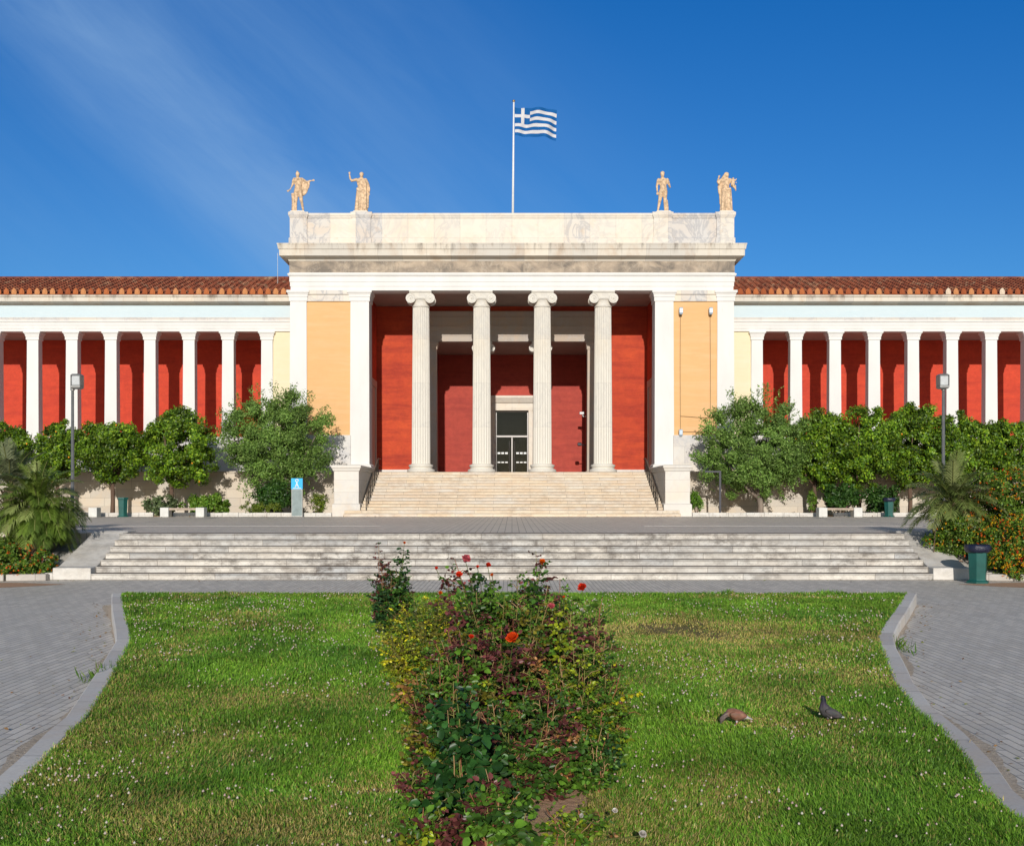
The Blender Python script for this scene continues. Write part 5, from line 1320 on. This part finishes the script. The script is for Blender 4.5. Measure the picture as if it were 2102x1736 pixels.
# ------------------------------------------------------------------ pigeons
def pigeon(X, Yb, d, label, secs, cols, beak, legs, flip=1):
    x0 = Xw(X, d); zb = Lz(d); n = 14
    t = thing('pigeon', label, 'pigeon', (x0, d, zb), 'pigeons on the lawn')
    V = []; Q = []; C = []
    sp = secs; K = len(sp)
    for i, (px, pz, rx, rz, ci) in enumerate(sp):
        a = Vector((sp[min(i + 1, K - 1)][0] - sp[max(i - 1, 0)][0], 0, sp[min(i + 1, K - 1)][1] - sp[max(i - 1, 0)][1])).normalized(); nrm = Vector((-a.z, 0, a.x))
        for q in range(n):
            an = 2 * PI * q / n; w = rx * math.cos(an); h = rz * math.sin(an)
            V.append((x0 + flip * (px + nrm.x * h), d + w, zb + pz + nrm.z * h)); cc = cols[ci]; wing = 1 if abs(math.sin(an)) < .7 else .9
            mo = random.uniform(.55, 1.5); C.append(tuple(v * wing * mo for v in cc))
    for i in range(K - 1):
        for q in range(n): Q.append((i * n + q, i * n + (q + 1) % n, (i + 1) * n + (q + 1) % n, (i + 1) * n + q))
    def cone(p0, p1, r0, r1, col):
        m = M(); m.tube([p0, p1], [r0, r1], 6); b = len(V); V.extend(m.v); Q.extend([tuple(b + i for i in f) for f in m.f if len(f) == 4]); C.extend([col] * len(m.v))
    for lx, sy in legs:
        cone((x0 + flip * lx, d + sy, zb + .12), (x0 + flip * (lx + .005), d + sy, zb + .04), .016, .008, (.55, .5, .5)); cone((x0 + flip * (lx + .005), d + sy, zb + .045), (x0 + flip * (lx - .004), d + sy, zb + .005), .006, .005, (.5, .12, .1))
        for tq in (-.025, 0, .025): cone((x0 + flip * (lx - .004), d + sy, zb + .008), (x0 + flip * (lx - .045), d + sy + tq, zb + .006), .004, .002, (.5, .12, .1))
    cone((x0 + flip * beak[0], d, zb + beak[1]), (x0 + flip * beak[2], d, zb + beak[3]), .008, .002, (.12, .1, .09))
    # folded wings as shallow shells
    for sy in (-1, 1):
        m = M(); wc = beak[4]; m.ball((x0 + flip * wc[0], d + sy * wc[4], zb + wc[1]), (wc[2], .016, wc[3]), 12, 8); b = len(V)
        ang = wc[5]; cxp, czp = x0 + flip * wc[0], zb + wc[1]
        vv = []
        for v in m.v: dx, dz = v[0] - cxp, v[2] - czp; vv.append((cxp + dx * math.cos(ang * flip) - dz * math.sin(ang * flip), v[1], czp + dx * math.sin(ang * flip) + dz * math.cos(ang * flip)))
        V.extend(vv); Q.extend([tuple(b + i for i in f) for f in m.f if len(f) == 4])
        for v in m.v: C.append(tuple(q * (1.2 if abs(v[0] - cxp - flip * .03) < .012 or abs(v[0] - cxp - flip * .07) < .01 else .9) * random.uniform(.8, 1.1) for q in cols[wc[6]]))
    o = npmesh('pigeon_body', np.array(V), None, np.array(Q), np.array(C), PIG, t, smooth=True)
pigeon(1697, 1472, 10.1, 'dark grey pigeon standing upright on the lawn, facing left',
       [(-.052, .235, .004, .004, 1), (-.05, .24, .018, .018, 1), (-.035, .238, .022, .023, 1), (-.028, .21, .021, .022, 1), (-.03, .18, .027, .03, 2), (-.025, .145, .048, .05, 0), (-.005, .11, .058, .058, 0), (.03, .088, .055, .05, 0), (.065, .075, .04, .036, 0), (.1, .065, .028, .018, 0), (.14, .058, .026, .01, 3), (.16, .055, .024, .006, 3)],
       [(.075, .07, .075), (.02, .022, .035), (.05, .035, .06), (.5, .5, .5)], (-.05, .237, -.078, .23, (.05, .1, .085, .035, .052, -.35, 0)), [(0.0, -.022), (.02, .022)])
pigeon(1510, 1482, 9.95, 'brown and white pigeon pecking the grass with its head down',
       [(-.137, .045, .005, .005, 1), (-.133, .055, .021, .02, 1), (-.122, .072, .025, .026, 1), (-.104, .094, .019, .02, 1), (-.085, .11, .024, .026, 1), (-.06, .125, .038, .04, 0), (-.03, .122, .054, .05, 0), (.01, .105, .058, .055, 0), (.045, .1, .05, .045, 0), (.08, .092, .034, .028, 2), (.115, .082, .027, .013, 2), (.15, .07, .026, .006, 2)],
       [(.25, .12, .08), (.16, .12, .11), (.42, .38, .36)], (-.13, .047, -.14, .02, (.015, .115, .08, .036, .052, -.1, 0)), [(0.0, -.022), (.015, .022)])

# ------------------------------------------------------------------ light, sky, camera
sd = Vector((.015, 1, -.32)).normalized()
elev = math.asin(-sd.z)
L = bpy.data.lights.new('sun', 'SUN'); L.energy = 3.75; L.angle = math.radians(.53); L.color = (1, .94, .86)
lo = bpy.data.objects.new('sun', L); COL.objects.link(lo); lo.rotation_euler = sd.to_track_quat('-Z', 'Y').to_euler(); lo.location = (0, -20, 30)
wd = bpy.data.worlds.new('World'); S.world = wd; wd.use_nodes = True; nt = wd.node_tree; nt.nodes.clear()
def N(t, **k):
    x = nt.nodes.new(t)
    for a, b in k.items(): setattr(x, a, b)
    return x
out = N('ShaderNodeOutputWorld'); bg = N('ShaderNodeBackground'); sky = N('ShaderNodeTexSky', sky_type='NISHITA')
sky.sun_disc = False; sky.sun_elevation = elev; sky.sun_rotation = PI + .015; sky.altitude = 150; sky.air_density = 1.0; sky.dust_density = .35; sky.ozone_density = 2.2
tc = N('ShaderNodeTexCoord'); sep = N('ShaderNodeSeparateXYZ'); nt.links.new(tc.outputs['Generated'], sep.inputs[0])
def mt(op, a, b=0.0):
    x = N('ShaderNodeMath', operation=op)
    for i, v in enumerate((a, b)):
        if isinstance(v, (int, float)): x.inputs[i].default_value = v
        else: nt.links.new(v, x.inputs[i])
    return x.outputs[0]
yy = mt('MAXIMUM', sep.outputs[1], .12)
u = mt('DIVIDE', sep.outputs[0], yy); v = mt('DIVIDE', sep.outputs[2], yy)
# along-band and across-band coordinates of the cirrus veil
across = mt('ADD', mt('MULTIPLY', u, .68), mt('MULTIPLY', v, .74)); along = mt('SUBTRACT', mt('MULTIPLY', u, .74), mt('MULTIPLY', v, .68))
cb = N('ShaderNodeCombineXYZ'); nt.links.new(mt('MULTIPLY', across, 7.0), cb.inputs[0]); nt.links.new(mt('MULTIPLY', along, 1.6), cb.inputs[1])
nz = N('ShaderNodeTexNoise'); nt.links.new(cb.outputs[0], nz.inputs['Vector']); nz.inputs['Scale'].default_value = 1.3; nz.inputs['Detail'].default_value = 6; nz.inputs['Roughness'].default_value = .55; nz.inputs['Distortion'].default_value = .5
def gauss(c, w): 
    q = mt('DIVIDE', mt('SUBTRACT', across, c), w); return mt('POWER', 2.718, mt('MULTIPLY', mt('MULTIPLY', q, q), -1.0))
band = mt('ADD', mt('MULTIPLY', gauss(.05, .075), .75), mt('ADD', mt('MULTIPLY', gauss(.19, .13), .34), mt('MULTIPLY', gauss(-.13, .06), .22)))
nz2 = N('ShaderNodeTexNoise'); cb2 = N('ShaderNodeCombineXYZ'); nt.links.new(mt('MULTIPLY', across, 30.0), cb2.inputs[0]); nt.links.new(mt('MULTIPLY', along, 4.0), cb2.inputs[1]); nt.links.new(cb2.outputs[0], nz2.inputs['Vector']); nz2.inputs['Scale'].default_value = 1.0; nz2.inputs['Detail'].default_value = 8; nz2.inputs['Roughness'].default_value = .65; nz2.inputs['Distortion'].default_value = 1.2
nn = mt('ADD', mt('MULTIPLY', nz.outputs[0], 2.6), mt('ADD', mt('MULTIPLY', nz2.outputs[0], .9), -.8))
nn = mt('MAXIMUM', nn, 0.0)
fade = N('ShaderNodeMapRange'); nt.links.new(u, fade.inputs[0]); fade.inputs[1].default_value = .28; fade.inputs[2].default_value = -.12; fade.inputs[3].default_value = .03; fade.inputs[4].default_value = 1
mask = mt('MULTIPLY', mt('MULTIPLY', band, nn), fade.outputs[0])
mask = mt('MULTIPLY', mask, .43)
tint = N('ShaderNodeMix', data_type='RGBA', blend_type='MULTIPLY'); tint.inputs[0].default_value = 1; nt.links.new(sky.outputs[0], tint.inputs[6])
tm = N('ShaderNodeMapRange'); nt.links.new(v, tm.inputs[0]); tm.inputs[1].default_value = .18; tm.inputs[2].default_value = .46
tg = N('ShaderNodeMix', data_type='RGBA'); nt.links.new(tm.outputs[0], tg.inputs[0]); tg.inputs[6].default_value = (.28, .72, 1.20, 1); tg.inputs[7].default_value = (.10, .66, 1.30, 1); 
th = N('ShaderNodeMapRange'); nt.links.new(mt('ADD', v, mt('MULTIPLY', mt('MAXIMUM', mt('SUBTRACT', .3, sep.outputs[1]), 0.0), 5.0)), th.inputs[0]); th.inputs[1].default_value = .5; th.inputs[2].default_value = .95
tn = N('ShaderNodeMix', data_type='RGBA'); nt.links.new(th.outputs[0], tn.inputs[0]); nt.links.new(tg.outputs[2], tn.inputs[6]); tn.inputs[7].default_value = (.80, .86, .88, 1); nt.links.new(tn.outputs[2], tint.inputs[7])
mx = N('ShaderNodeMix', data_type='RGBA'); nt.links.new(mask, mx.inputs[0]); nt.links.new(tint.outputs[2], mx.inputs[6]); mx.inputs[7].default_value = (3.4, 5.6, 8.8, 1)
nt.links.new(mx.outputs[2], bg.inputs[0]); bg.inputs[1].default_value = .085; nt.links.new(bg.outputs[0], out.inputs[0])

cam = bpy.data.cameras.new('camera'); co = bpy.data.objects.new('camera', cam); COL.objects.link(co); S.camera = co
co.location = (0, 0, H); co.rotation_euler = (PI / 2, 0, 0); cam.sensor_width = 36; cam.lens = 36 * F / 2102; cam.shift_y = (HY - 868) / 2102
cam.clip_end = 5000; cam.clip_start = .1
S.view_settings.view_transform = 'Standard'; S.view_settings.look = 'None'; S.view_settings.exposure = 0; S.view_settings.gamma = 1
S.render.resolution_x = 1024; S.render.resolution_y = 845
